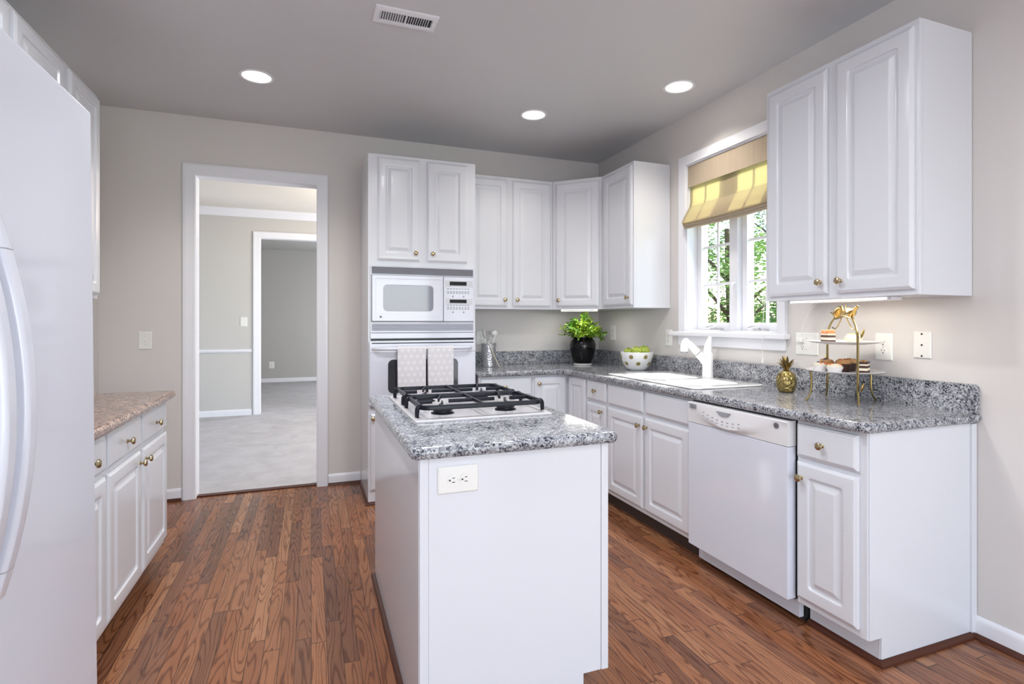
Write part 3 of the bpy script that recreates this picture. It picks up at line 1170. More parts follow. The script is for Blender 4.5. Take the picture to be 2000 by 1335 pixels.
b.build('shoe_moulding', M_WOODT, tw)

# microwave in its trim frame
MY = 3.808
mw = thing('microwave', 'white built-in microwave with keypad above the wall oven', 'microwave', (.75, TY, 1.19))
b = MB()
b.box(.395, 1.115, TY + .003, TY + .38, 1.206, 1.655)
b.build('case', M_APPL2, mw, smooth=0)
b = MB()
b.box(.382, 1.128, MY + .004, TY - .0006, 1.192, 1.660, bev=.003)
b.build('trim_frame', M_APPL, mw)
for z0, z1, nn, nm in ((1.603, 1.652, 5, 'upper'), (1.207, 1.255, 4, 'lower')):
    b = MB()
    b.box(.392, 1.118, MY + .001, MY + .0035, z0, z1)
    for k in range(nn):
        zz = z0 + (k + .5) * (z1 - z0) / nn
        b.box(.392, 1.118, MY - .004, MY + .001, zz - .0028, zz + .0028)
    gr = b.build('vent_grille', M_GREYV if nm == 'upper' else mat('vent_light_grey', (.42, .43, .50), .4), mw, smooth=0)
    if nm == 'upper':
        for xx in [.392 + .726 * q / 12 for q in range(13)]:
            pass
b = MB()
b.box(.388, 1.122, MY + .0005, MY + .0035, 1.268, 1.596)
b.build('gasket', M_GREYV, mw, smooth=0)
b = MB()
dx0, dx1, dz0, dz1 = .391, .890, 1.272, 1.592


def frl(x0, x1, z0, z1, r_, y):
    return [(u, y, v) for u, v in rrect(x0, x1, z0, z1, r_, 6)]


b.loops([frl(dx0, dx1, dz0, dz1, .006, MY), frl(dx0, dx1, dz0, dz1, .006, MY - .014), frl(dx0 + .004, dx1 - .004, dz0 + .004, dz1 - .004, .005, MY - .018),
         frl(dx0 + .025, dx1 - .012, dz0 + .052, dz1 - .022, .004, MY - .018), frl(dx0 + .027, dx1 - .014, dz0 + .054, dz1 - .024, .004, MY - .016),
         frl(.466, .822, 1.340, 1.528, .030, MY - .016), frl(.470, .818, 1.344, 1.524, .027, MY - .013)], True, True)
md = b.build('door', M_APPL, mw, smooth=25)
b = MB()
b.loops([frl(.471, .817, 1.345, 1.523, .026, MY - .0135), frl(.471, .817, 1.345, 1.523, .026, MY - .0155)])
b.build('window', M_MICWIN, md)
b = MB()
b.lathe([(.001, 0), (.008, 0), (.008, .0015), (.006, .002), (.001, .002)], n=18, m=Matrix.Translation((.450, MY - .018, 1.303)) @ Matrix.Rotation(PI / 2, 4, 'X'))
b.build('badge', M_DGREY, md)
b = MB()
b.box(.894, 1.119, MY - .016, MY, 1.272, 1.592, bev=.004)
kp = b.build('control_panel', M_APPL, mw)
for z0, z1 in ((1.532, 1.560), (1.405, 1.430)):
    b = MB()
    b.box(.905, 1.108, MY - .0168, MY - .0155, z0 - .010, z1 + .008)
    b.build('display_frame', M_DISPF, kp, smooth=0)
    b = MB()
    b.box(.938, 1.064, MY - .018, MY - .0163, z0, z1)
    b.build('display', M_BLACK, kp, smooth=0)
b = MB()
for z in (1.508, 1.487, 1.477, 1.389, 1.373, 1.362):
    if z == 1.389:
        b.build('keypad', M_GREY, kp, smooth=0)
        b = MB()
    for q in range(8):
        xx = .920 + q * .0215
        b.box(xx, xx + .013, MY - .0168, MY - .0155, z - .004, z + .003)
b.build('keypad', M_GREY, kp, smooth=0)
for z in (1.452, 1.338):
    for xx in (.962, 1.042):
        b = MB()
        b.lathe([(.001, 0), (.007, 0), (.007, .001), (.001, .0012)], n=10, m=Matrix.Translation((xx, MY - .0157, z)) @ Matrix.Rotation(PI / 2, 4, 'X'))
        b.build('round_button', M_GREY, kp, smooth=0)

# wall oven
ov = thing('wall_oven', 'white wall oven with bowed handle below the microwave', 'oven', (.75, TY, .68))
b = MB()
b.box(.400, 1.110, TY + .004, TY + .50, .690, 1.165)
b.build('case', M_DSTEEL, ov, smooth=0)
b = MB()
b.box(.382, 1.128, MY + .002, TY - .0006, 1.152, 1.190, bev=.003)
b.box(.382, 1.128, MY + .012, TY - .0006, .676, 1.152)
b.build('trim_frame', M_APPL, ov)
b = MB()
b.box(.386, 1.124, MY + .006, MY + .011, 1.138, 1.150)
b.build('vent_slot', M_BLACK, ov, smooth=0)
b = MB()
ox0, ox1, oz0, oz1 = .374, 1.134, .690, 1.134
b.loops([frl(ox0, ox1, oz0, oz1, .006, MY + .010), frl(ox0, ox1, oz0, oz1, .006, MY - .010), frl(ox0 + .004, ox1 - .004, oz0 + .004, oz1 - .004, .006, MY - .015)])
od = b.build('door', M_APPL, ov, smooth=25)
b = MB()
b.box(.390, 1.118, MY - .0158, MY - .0145, 1.1165, 1.1235)
b.build('vent_slot', M_BLACK, od, smooth=0)
b = MB()
b.box(.376, 1.132, MY - .0162, MY - .0145, 1.0535, 1.0555)
b.build('seam', M_GREYV, od, smooth=0)
b = MB()
b.loops([frl(.500, 1.000, .770, 1.005, .035, MY - .0145), frl(.500, 1.000, .770, 1.005, .035, MY - .0165)])
b.build('window', M_WINREF, od)
b = MB()
hp = []
for k in range(25):
    u = k / 24
    x = .396 + .70 * u
    e = min(u, 1 - u)
    yy = MY - .0165 - .049 * min(1, (e / .07)) ** .6 if e < .07 else MY - .0655
    hp.append((x, yy, 1.083))
b.tube(hp, .0125, 12)
b.build('handle', M_APPL, od)

# towels over the oven handle
HY = MY - .0655


def towel(x0, x1, zb, label, seed):
    rnd = random.Random(seed)
    th = .004
    rr = .0150
    prof = []
    n1 = 12
    for k in range(n1 + 1):
        prof.append((HY + rr, .80 + (1.083 - .80) * k / n1))
    for k in range(1, 8):
        a = PI * k / 8
        prof.append((HY + rr * math.cos(a), 1.083 + rr * math.sin(a)))
    for k in range(n1 + 1):
        prof.append((HY - rr, 1.083 - (1.083 - zb) * k / n1))
    L = []
    nu = 14
    ph = rnd.random() * 6
    for q in range(nu + 1):
        u = q / nu
        ring = []
        for i, (y, z) in enumerate(prof):
            drop = max(0, (1.083 - z) / .3)
            fr = i > len(prof) / 2
            wv = .006 * drop * math.sin(u * 9 + ph)
            inset = .006 * drop * (1 if fr else 1.2)
            x = x0 + inset * .5 + (x1 - x0 - inset) * u
            ring.append((x, y + (wv - .008 * drop if fr else min(wv, .0) * .3), z))
        out = []
        for i, (x, y, z) in enumerate(ring):
            a = prof[max(i - 1, 0)]
            c = prof[min(i + 1, len(prof) - 1)]
            d = Vector((c[0] - a[0], c[1] - a[1])).normalized()
            nn = Vector((-d.y, d.x))
            out.append((x, y + nn.x * th, z + nn.y * th))
        L.append(ring + out[::-1])
    b = MB()
    b.loops(L)
    o = b.build('dish_towel', M_TOWEL, smooth=60)
    return tag(recenter(o), label, 'towel', 'towels on the oven handle')


towel(.556, .752, .745, 'grey dish towel with white dots, left one on the oven handle', 3)
towel(.766, .950, .752, 'grey dish towel with white dots, right one on the oven handle', 8)

# ------------------------------------------------------------------ island
IX0, IX1, IY0, IY1 = .302, .937, 1.583, 2.740
isl = thing('kitchen_island', 'white kitchen island cabinet with plain panels and outlet on its end', 'kitchen island', (.62, 2.16, 0))
b = MB()
b.box(IX0, IX1 - .02, IY0 + .006, IY1, .10, .859)
b.box(IX0, .846, IY0 + .006, IY1, .0, .10)
b.build('carcass', M_CAB, isl, smooth=0)
b = MB()
b.box(IX0 + .026, .846, IY0 + .001, IY0 + .0055, .001, .10)
b.box(IX0 + .026, IX1 - .026, IY0 + .001, IY0 + .0055, .10, .8585)
b.build('end_panel', M_CAB, isl, smooth=0)
b = MB()
b.box(IX0 - .002, IX0 + .025, IY0 - .003, IY0 + .0058, .0, .8585, bev=.002)
b.build('corner_trim', M_CAB, isl)
b = MB()
b.box(IX1 - .025, IX1 + .001, IY0 - .003, IY0 + .0058, .1, .8585, bev=.002)
b.build('corner_trim', M_CAB, isl)
b = MB()
b.box(IX0 - .004, IX0 - .0005, IY0 + .004, IY1, .02, .8585)
b.build('side_panel', M_CAB, isl, smooth=0)
b = MB()
b.box(IX1 - .0195, IX1 - .0005, IY0 + .006, IY1, .10, .8585)
b.build('face_frame', M_CAB, isl, smooth=0)
for a0, a1, kx in ((.02, .555, .52), (.575, 1.125, .61)):
    b = door_mesh(a0, a1, .13, .84)
    bmesh.ops.transform(b.bm, matrix=Matrix.Translation((IX1, IY0 + .006, 0)) @ Matrix.Rotation(PI / 2, 4, 'Z'), verts=b.bm.verts)
    d = b.build('door', M_CAB, isl)
    b = knob_mesh(kx, .76, -DT)
    bmesh.ops.transform(b.bm, matrix=Matrix.Translation((IX1, IY0 + .006, 0)) @ Matrix.Rotation(PI / 2, 4, 'Z'), verts=b.bm.verts)
    b.build('knob', M_BRASS, d)
b = MB()
L = []
for x, y, nx, ny in ((IX0 - .0045, IY0 + .0, -1, 0), (IX0 - .0045, IY1 + .0005, -1, 1), (.846, IY1 + .0005, 0, 1)):
    L.append([(x + nx * o_, y + ny * o_, z) for o_, z in SHOE0])
b.loops(L)
b.build('shoe_moulding', M_WOODT, isl)
o = slab(fillet([(.268, 1.551), (.969, 1.551), (.969, 2.775), (.268, 2.775)], [.035, .035, .035, .035], 6), CZ0, CZ1).build('island_countertop', M_GRAN)
tag(recenter(o), 'grey speckled granite top of the kitchen island', 'countertop')

# cooktop
KX0, KX1, KY0, KY1 = .352, .893, 1.928, 2.640
ckt = thing('cooktop', 'white gas cooktop with black cast iron grates on the island', 'cooktop', (.62, 2.28, CZ1))
b = MB()
zt = CZ1 + .0005
b.loops([rl(KX0, KX1, KY0, KY1, .010, zt), rl(KX0, KX1, KY0, KY1, .010, zt + .005), rl(KX0 + .004, KX1 - .004, KY0 + .004, KY1 - .004, .009, zt + .009),
         rl(KX0 + .013, KX1 - .013, KY0 + .013, KY1 - .013, .008, zt + .009), rl(KX0 + .022, KX1 - .022, KY0 + .022, KY1 - .022, .008, zt + .005)])
b.build('tray', M_TRAY, ckt, smooth=25)
zt = zt + .005
burn = [(.487, 2.085), (.750, 2.085), (.487, 2.43), (.750, 2.43)]
for (bx, by) in burn:
    b = MB()
    b.lathe([(.044, 0), (.046, .001), (.044, .004), (.036, .006), (.036, .013), (.001, .013)], (bx, by, zt), 24)
    bb = b.build('burner', M_IRON, ckt)
    b = MB()
    b.lathe([(.034, .0132), (.041, .0135), (.042, .018), (.038, .023), (.001, .024)], (bx, by, zt), 24)
    b.build('burner_cap', M_IRON, bb)
    b = MB()
    b.tube([(bx - .052, by - .01, zt), (bx - .052, by - .01, zt + .009)], .0035, 8)
    b.build('igniter', M_PLAST, bb)


def grate(y0, y1):
    b = MB()
    gx0, gx1 = .385, .868
    gz = zt + .046
    hw, hh = .0056, .012
    yc = (y0 + y1) / 2

    def bar(pts, w_=hw):
        P = [Vector((x, y, 0)) for x, y in pts]
        L = []
        for i, p in enumerate(P):
            d = (P[min(i + 1, len(P) - 1)] - P[max(i - 1, 0)]).normalized()
            s = Vector((-d.y, d.x, 0)) * w_
            L.append([(p.x + s.x * q, p.y + s.y * q, gz + dz) for q, dz in ((.6, -hh), (1, -hh + .003), (1, -.001), (.6, .003), (-.6, .003), (-1, -.001), (-1, -hh + .003), (-.6, -hh))])
        b.loops(L)
    ring = rrect(gx0, gx1, y0, y1, .035, 5)
    P = [Vector((x, y, 0)) for x, y in ring]
    L = []
    n = len(P)
    for i, p in enumerate(P):
        d = (P[(i + 1) % n] - P[i - 1]).normalized()
        s = Vector((-d.y, d.x, 0)) * hw * 1.25
        L.append([(p.x + s.x * q, p.y + s.y * q, gz + dz) for q, dz in ((.6, -hh * 1.2), (1, -hh * 1.2 + .003), (1, -.001), (.6, .003), (-.6, .003), (-1, -.001), (-1, -hh * 1.2 + .003), (-.6, -hh * 1.2))])
    L.append(L[0])
    b.loops(L, False, False)
    xm = (gx0 + gx1) / 2
    bar([(xm, y0), (xm, y1)])
    for bx in (.487, .750):
        for sgn in (-1, 1):
            ye = y0 if sgn < 0 else y1
            bar([(bx + sgn * .022, ye), (bx + sgn * .030, ye - sgn * .03), (bx + sgn * .016, ye - sgn * .06), (bx + sgn * .004, yc + sgn * .052), (bx, yc + sgn * .03)], .004)
        bar([(gx0 if bx < .6 else xm, yc), (bx - .034, yc)], .004)
        bar([(bx + .034, yc), (xm if bx < .6 else gx1, yc)], .004)
    for x, sx in ((gx0, -1), (gx1, 1)):
        for y in (y0 + .03, y1 - .03):
            b.tube([(x - sx * .006, y, gz - .004), (x + sx * .006, y, gz - .005), (x + sx * .013, y, gz - .015), (x + sx * .014, y, zt + .0005)], [.009, .0095, .009, .0075], 8)
    return b.build('grate', M_IRON, ckt, smooth=40)


grate(1.975, 2.275)
grate(2.300, 2.600)

# ------------------------------------------------------------------ refrigerator
fr = thing('refrigerator', 'white side-by-side refrigerator at the left edge with long bowed handles', 'refrigerator', (-.92, 1.07, 0))
FX1 = -.469
Y0f, Y1f, Ys = .612, 1.538, 1.062
tilt = Matrix.Translation((-.45, 0, 0)) @ Matrix.Rotation(math.radians(-.55), 4, 'Y') @ Matrix.Translation((.45, 0, 0))


def fbuild(b, name, m, par, **kw):
    bmesh.ops.transform(b.bm, matrix=tilt, verts=b.bm.verts)
    return b.build(name, m, par, **kw)


b = MB()
b.box(-1.315, FX1 - .075, Y0f, Y1f - .004, .03, 1.745, bev=.004)
fbuild(b, 'cabinet', M_APPL, fr)
b = MB()
b.box(FX1 - .10, FX1 - .05, Y0f + .01, Y1f - .01, .018, .10, bev=.004)
fbuild(b, 'toe_grille', M_GREYV, fr)
for yy in (Y0f + .06, Y1f - .06):
    for xx in (-1.25, -.62):
        b = MB()
        b.lathe([(.02, 0), (.02, .032), (.001, .033)], (xx, yy, .0), 10)
        b.build('foot', M_DSTEEL, fr)
for a0, a1, hy in ((Ys + .004, Y1f, 1.095), (Y0f, Ys - .004, 1.030)):
    b = MB()
    b.box(FX1 - .07, FX1, a0, a1, .11, 1.762, bev=.010, seg=3)
    d = fbuild(b, 'door', M_APPL, fr)
    b = MB()
    L = []
    for k in range(33):
        u = k / 32
        z = .82 + .62 * u
        s_ = (z - 1.13) / .31
        off = .045 * (1 - s_ * s_)
        xx = FX1 - .002 + off
        wy = .017
        tk = .013
        sec = rrect(-tk, tk, -wy, wy, .008, 4)
        L.append([(xx + p, hy + q, z) for p, q in sec])
    b.loops(L)
    h = fbuild(b, 'handle', M_APPL, d, smooth=60)
    for zz in (1.382, .866):
        b = MB()
        s_ = (zz - 1.13) / .31
        xx = FX1 - .002 + .045 * (1 - s_ * s_)
        b.loops([[(xx + p, hy + q, zz - .001) for p, q in rrect(-.0133, .0133, -.0173, .0173, .008, 4)], [(xx + p, hy + q, zz + .001) for p, q in rrect(-.0133, .0133, -.0173, .0173, .008, 4)]])
        fbuild(b, 'handle_seam', M_GREY, h)

# ------------------------------------------------------------------ ceiling fixtures
for x, y, lab in ((-.307, 3.56, 'lit recessed ceiling light above the cased doorway'), (1.484, 3.527, 'lit recessed ceiling light in front of the corner cabinets'), (2.161, 2.786, 'lit recessed ceiling light beside the window wall')):
    t = thing('ceiling_light', lab, 'ceiling light', (x, y, ZC), 0, 'recessed ceiling lights')
    b = MB()
    L = []
    pr = [(.098, -.0005), (.098, -.004), (.094, -.006), (.083, -.005), (.080, -.001), (.080, -.0005)]
    n = 36
    R = [[(r_ * math.cos(2 * PI * i / n), r_ * math.sin(2 * PI * i / n), z) for i in range(n)] for r_, z in pr]
    R.append(R[0])
    b.loops(R, False, False)
    b.build('trim_ring', M_TRIM, t, world=False)
    b = MB()
    b.lathe([(.079, -.0005), (.0795, -.0025), (.058, -.0045), (.0575, -.0025), (.001, -.0025)], n=36)
    b.build('baffle', m_emit('baffle_glow', (1, .94, .86), 1.6) if 'baffle_glow' not in bpy.data.materials else bpy.data.materials['baffle_glow'], t, world=False)
    b = MB()
    b.lathe([(.056, -.003), (.054, -.006), (.03, -.008), (.001, -.0085)], n=36)
    b.build('lens', M_BULB, t, world=False)
    lamp('downlight', 'SPOT', (x, y, ZC - .02), (0, 0, 0), (42 if x < 0 else 24 if x < 2 else 42), (1, .93, .84), spot_size=math.radians(125), spot_blend=.8, shadow_soft_size=.05)

vt = thing('ceiling_vent', 'white louvered air vent in the kitchen ceiling', 'vent', (.432, 2.628, ZC))
b = MB()
n_ = 4
b.loops([[(x, y, ZC - .0005) for x, y in rrect(.281, .583, 2.553, 2.703, .004, n_)], [(x, y, ZC - .004) for x, y in rrect(.281, .583, 2.553, 2.703, .004, n_)],
         [(x, y, ZC - .009) for x, y in rrect(.290, .574, 2.562, 2.694, .004, n_)], [(x, y, ZC - .009) for x, y in rrect(.306, .558, 2.588, 2.668, .003, n_)],
         [(x, y, ZC - .002) for x, y in rrect(.308, .556, 2.590, 2.666, .003, n_)]])
b.build('frame', M_TRIM, vt)
b = MB()
b.box(.309, .555, 2.591, 2.665, ZC - .0030, ZC - .0022)
b.build('duct', M_BLACK, vt, smooth=0)
b = MB()
for half in (0, 1):
    x0 = .312 + half * .123
    for k in range(10):
        xx = x0 + .0115 * k
        m = Matrix.Translation((xx, 0, ZC - .0062)) @ Matrix.Rotation(math.radians(-38 if half == 0 else 38), 4, 'Y')
        b.box(-.0008, .0008, 2.592, 2.664, -.0038, .0038, m=m)
b.box(.427, .433, 2.591, 2.665, ZC - .0095, ZC - .0035)
b.build('louvers', M_TRIM, vt, smooth=0)
b = MB()
b.box(.560, .570, 2.622, 2.634, ZC - .014, ZC - .0085, bev=.002)
b.build('lever', M_TRIM, vt)


# ------------------------------------------------------------------ wall plates
def frame_m(origin, nx):
    """matrix: local x = right on the wall, local y = into the wall, local z = up"""
    return Matrix.Translation(origin) @ Matrix.Rotation(nx, 4, 'Z')


def plate(name, label, cat, loc, rz, wd, ht, kind):
    t = thing(name, label, cat, loc, rz)
    b = MB()
    L = []
    for ins, d in ((0, .0004), (0, .003), (.003, .0058), (.006, .0065)):
        L.append([(u, -d, v) for u, v in rrect(-wd / 2 + ins, wd / 2 - ins, -ht / 2 + ins, ht / 2 - ins, .003, 3)])
    b.loops(L)
    b.build('cover_plate', M_PLAST, t, world=False)

    def recept(cx, cz, sideways=False, par=None):
        def q(u, v):
            return (cx + v, cz + u) if sideways else (cx + u, cz + v)
        b = MB()
        pts = []
        for k in range(24):
            a = 2 * PI * k / 24
            u, v = .0172 * math.cos(a), max(-.0145, min(.0145, .0172 * math.sin(a)))
            pts.append(q(u, v))
        b.loops([[(x, -.0060, z) for x, z in pts], [(x, -.0085, z) for x, z in pts]])
        rc = b.build('receptacle', M_PLAST, t, world=False)
        b = MB()
        for (u0, u1, v0, v1) in ((-.0075, -.0052, -.001, .0085), (.0052, .0075, .0, .0075), (-.0026, .0026, -.0105, -.0052)):
            p0, p1 = q(u0, v0), q(u1, v1)
            b.box(min(p0[0], p1[0]), max(p0[0], p1[0]), -.0089, -.0083, min(p0[1], p1[1]), max(p0[1], p1[1]))
        b.build('slots', M_DSTEEL, rc, world=False, smooth=0)
    if kind == 'outlet':
        recept(0, .0195)
        recept(0, -.0195)
    if kind == 'sideways':
        recept(-.0195, 0, True)
        recept(.0195, 0, True)
    if kind == 'double':
        recept(-.023, .0195)
        recept(-.023, -.0195)
        b = MB()
        b.box(.018, .028, -.0085, -.006, -.012, .012, bev=.001)
        b.build('toggle', M_PLAST, t, world=False)
    if kind == 'switch':
        b = MB()
        b.box(-.005, .005, -.0075, -.006, -.012, .012)
        b.box(-.0035, .0035, -.016, -.0075, -.002, .008, bev=.001)
        b.build('toggle', M_PLAST, t, world=False)
    b = MB()
    sp_ = {'jack': [(0, .048), (0, .0), (0, -.048)], 'outlet': [(0, 0)], 'sideways': [(0, 0)]}.get(kind, [(0, .03), (0, -.03)])
    for sx, sz in sp_:
        b.lathe([(.0045 if kind == 'jack' else .003, 0), (.004 if kind == 'jack' else .0025, .0012), (.001, .0014)], n=10, m=Matrix.Translation((sx, -.0064, sz)) @ Matrix.Rotation(PI / 2, 4, 'X'))
    b.build('screws', M_DSTEEL if kind == 'jack' else M_STEEL, t, world=False)
    return t


plate('light_switch', 'white toggle switch plate left of the cased doorway', 'light switch', (-1.085, YB, 1.138), 0, .082, .124, 'switch')
plate('outlet', 'white outlet behind the silver utensil crock', 'outlet', (1.362, YB, 1.131), 0, .082, .124, 'outlet')
plate('outlet', 'white wall outlet right of the black potted plant, near the corner', 'outlet', (XR, 4.143, 1.171), -PI / 2, .082, .124, 'outlet')
plate('outlet', 'white wall outlet between the bowl of apples and the window', 'outlet', (XR, 3.353, 1.149), -PI / 2, .075, .124, 'outlet')
p3 = plate('outlet', 'wide white outlet plate behind the tiered stand, with a plug in it', 'outlet', (XR, 2.158, 1.148), -PI / 2, .140, .120, 'double')
plate('outlet', 'white wall outlet right of the tiered stand', 'outlet', (XR, 1.742, 1.150), -PI / 2, .080, .126, 'outlet')
plate('wall_jack', 'blank white phone plate with three screws on the right wall', 'wall plate', (XR, 1.573, 1.165), -PI / 2, .075, .118, 'jack')
plate('outlet', 'large white sideways outlet on the island end panel', 'outlet', (.4175, IY0 + .001, .789), 0, .128, .083, 'sideways')
plate('light_switch', 'small white switch on the dining room wall beside the second doorway', 'light switch', (-.86, 8.12, 1.274), 0, .085, .125, 'switch')
plate('outlet', 'small white outlet low on the farthest wall', 'outlet', (-.783, 12.4, .366), 0, .105, .14, 'outlet')

# ------------------------------------------------------------------ lights under the cabinets, with a cord
ul = thing('undercabinet_light', 'lit white strip light under the large right wall cabinet', 'light', (2.25, 1.775, 1.3565))
b = MB()
b.box(2.235, 2.30, 1.52, 2.035, 1.3565, 1.3718, bev=.003)
b.build('housing', M_TRIM, ul)
b = MB()
b.box(2.231, 2.2345, 1.54, 2.015, 1.359, 1.368)
b.build('lens', M_STRIP, ul, smooth=0)
lamp('strip_lamp', 'AREA', (2.268, 1.775, 1.349), (0, 0, 0), 2.2, (1, .93, .82), shape='RECTANGLE', size=.03, size_y=.48)
ul2 = thing('undercabinet_light', 'lit white strip light under the diagonal corner cabinet', 'light', (2.10, 4.0, 1.3565))
mU = mD @ Matrix.Translation((0, 0, 0))
b = MB()
b.box(.06, .36, .03, .085, 1.3565, 1.3718, bev=.003)
bmesh.ops.transform(b.bm, matrix=mU, verts=b.bm.verts)
b.build('housing', M_STRIP, ul2)
b = MB()
b.box(.075, .345, .0262, .0295, 1.360, 1.367)
bmesh.ops.transform(b.bm, matrix=mU, verts=b.bm.verts)
b.build('lens', M_TRIM, ul2, smooth=0)
lamp('strip_lamp_corner', 'AREA', (2.13, 4.02, 1.354), (0, 0, ang), 1.6, (1, .95, .88), shape='RECTANGLE', size=.28, size_y=.03)
cdn = thing('power_cord', 'thin white cord hanging from the cabinet light to the wall outlet', 'cord', (2.49, 2.17, 1.16))
b = MB()
pts = []
for k in range(13):
    u = k / 12
    y = 2.075 + .115 * u + .02 * math.sin(u * PI)
    z = 1.372 - (1.372 - 1.168) * u ** 1.15
    pts.append((2.500 - .006 * math.sin(u * PI), y, z))
b.tube(pts, .0022, 6)
b.build('cable', M_PLAST, cdn)
b = MB()
b.box(2.480, 2.5032, 2.172, 2.205, 1.156, 1.180, bev=.005)
b.build('plug', M_PLAST, cdn)

# ------------------------------------------------------------------ counter objects
# utensil crock
ux, uy = 1.372, 4.215
crk = thing('utensil_crock', 'hammered silver crock holding utensils on the back counter', 'crock', (ux, uy, CZ1))
b = MB()
b.lathe([(.058, 0), (.061, .003), (.061, .182), (.0635, .186), (.0635, .192), (.059, .192), (.0575, .186), (.0575, .006), (.001, .006)], (ux, uy, CZ1), 28)
b.build('pot', M_CROCK, crk)


def spoon(name, label, foot, top, head, hw=.024, hl=.06):
    f, tp = Vector(foot), Vector(top)
    t = thing(name, label, 'utensil', foot)
    b = MB()
    b.tube([f, f.lerp(tp, .5), tp], [.0055, .005, .006], 8)
    b.build('handle', M_PLAST, t)
    d = (tp - f).normalized()
    q = d.to_track_quat('Z', 'Y').to_matrix().to_4x4()
    b = MB()
    if head == 'spoon':
        b.ball(tp + d * hl * .8, 1, 2, (hw, .008, hl), q)
    elif head == 'turner':
        b.box(-hw, hw, -.003, .003, 0, hl * 1.6, bev=.0025, m=Matrix.Translation(tp) @ q)
    else:
        b.lathe([(.006, 0), (.026, .015), (.03, .035), (.027, .05), (.022, .05), (.024, .036), (.02, .02), (.001, .012)], n=16, m=Matrix.Translation(tp) @ q @ Matrix.Rotation(PI / 2.2, 4, 'Y'))
    b.build('head', M_PLAST, t)
    return t


spoon('serving_spoon', 'white serving spoon leaning left in the silver crock', (ux + .015, uy, CZ1 + .012), (ux - .035, uy - .005, CZ1 + .235), 'spoon', .022, .045)
spoon('spatula', 'white spatula in the middle of the silver crock', (ux - .02, uy + .02, CZ1 + .012), (ux + .012, uy + .03, CZ1 + .215), 'turner', .022, .03)
spoon('ladle', 'white ladle rising at the right of the silver crock', (ux - .03, uy - .015, CZ1 + .012), (ux + .060, uy + .0, CZ1 + .268), 'ladle')
t = thing('stirring_stick', 'pale wooden stick leaning on the front of the silver crock', 'utensil', (ux + .055, uy - .085, CZ1))
b = MB()
b.tube([(ux + .062, uy - .088, CZ1 + .005), (ux - .015, uy - .0675, CZ1 + .175)], [.005, .006], 8)
b.build('shaft', mat('stick_wood', (.52, .46, .38), .5), t)

# black vase with fern
vx, vy = 2.195, 4.125
pv = thing('potted_fern', 'bushy green fern in a glossy black vase in the counter corner', 'plant', (vx, vy, CZ1))
b = MB()
b.lathe([(.072, 0), (.078, .002), (.080, .012), (.072, .014), (.001, .014)], (vx, vy, CZ1), 30)
b.build('saucer', M_PLATE, pv)
b = MB()
b.lathe([(.060, .0145), (.075, .02), (.095, .07), (.110, .13), (.113, .17), (.104, .205), (.086, .228), (.078, .236), (.078, .242), (.070, .242), (.068, .225), (.001, .215)], (vx, vy, CZ1), 36)
b.build('vase', mat('black_ceramic', (.004, .004, .005), .10, spec=.35), pv)
rn = random.Random(5)
bs, bl = MB(), MB()
top = Vector((vx, vy, CZ1 + .216))
for i in range(70):
    a = rn.random() * 2 * PI
    rad = rn.random() ** .6
    hgt = .04 + .17 * (1 - rad) * rn.random() + .06 * rn.random()
    if rad < .3:
        hgt += .05
    reach = .03 + .165 * rad
    end = Vector((vx + math.cos(a) * reach, vy + math.sin(a) * reach * (.85 if math.sin(a) > 0 else 1), top.z + .03 + hgt - .11 * rad * rad * (rn.random())))
    mid = top.lerp(end, .5) + Vector((0, 0, .04))
    if end.x > 2.44:
        end.x = 2.44
    if end.y > 4.34:
        end.y = 4.34
    P_ = []
    for k in range(7):
        u = k / 6
        P_.append(Vector((vx + .03 * math.cos(a), vy + .03 * math.sin(a), top.z)) * (1 - u) ** 2 + mid * 2 * u * (1 - u) + end * u * u)
    bs.tube(P_, [.0022] * 6 + [.001], 5, sm=1)
    for k in range(2, 7):
        for sgn in range(4):
            c = P_[k] + Vector((rn.uniform(-.01, .01), rn.uniform(-.01, .01), rn.uniform(-.006, .006)))
            if c.x > 2.46 or c.y > 4.36:
                continue
            ln = rn.uniform(.022, .042)
            wd_ = ln * .5
            m = Matrix.Translation(c) @ Matrix.Rotation(rn.random() * 2 * PI, 4, 'Z') @ Matrix.Rotation(rn.uniform(-.7, .7), 4, 'Y') @ Matrix.Rotation(rn.uniform(-.6, .6), 4, 'X')
            pts = [(0, 0, 0), (ln * .35, wd_ * .5, .003), (ln * .75, wd_ * .4, .002), (ln, 0, -.003), (ln * .75, -wd_ * .4, .002), (ln * .35, -wd_ * .5, .003)]
            vs = [bl.bm.verts.new(m @ Vector(p)) for p in pts]
            bl.bm.faces.new(vs)
bs.build('stems', M_FERN, pv)
bl.build('foliage', M_FERN, pv, smooth=0)

# bowl with gold dots and apples
bx, by = 2.335, 3.515
bw = thing('fruit_bowl', 'white bowl with gold dots holding green apples', 'bowl', (bx, by, CZ1))
b = MB()
b.lathe([(.055, 0), (.062, .002), (.085, .022), (.110, .065), (.122, .105), (.126, .138), (.1245, .140), (.121, .138), (.117, .105), (.104, .066), (.08, .028), (.055, .010), (.001, .008)], (bx, by, CZ1), 40)
b.build('body', M_PORC, bw)
prof_b = [(.062, .002), (.085, .022), (.110, .065), (.122, .105), (.126, .138)]


def bowl_r(z):
    for (r0, z0), (r1, z1) in zip(prof_b, prof_b[1:]):
        if z0 <= z <= z1:
            u = (z - z0) / (z1 - z0)
            return r0 + (r1 - r0) * u, math.atan2(r1 - r0, z1 - z0)
    return .126, 0


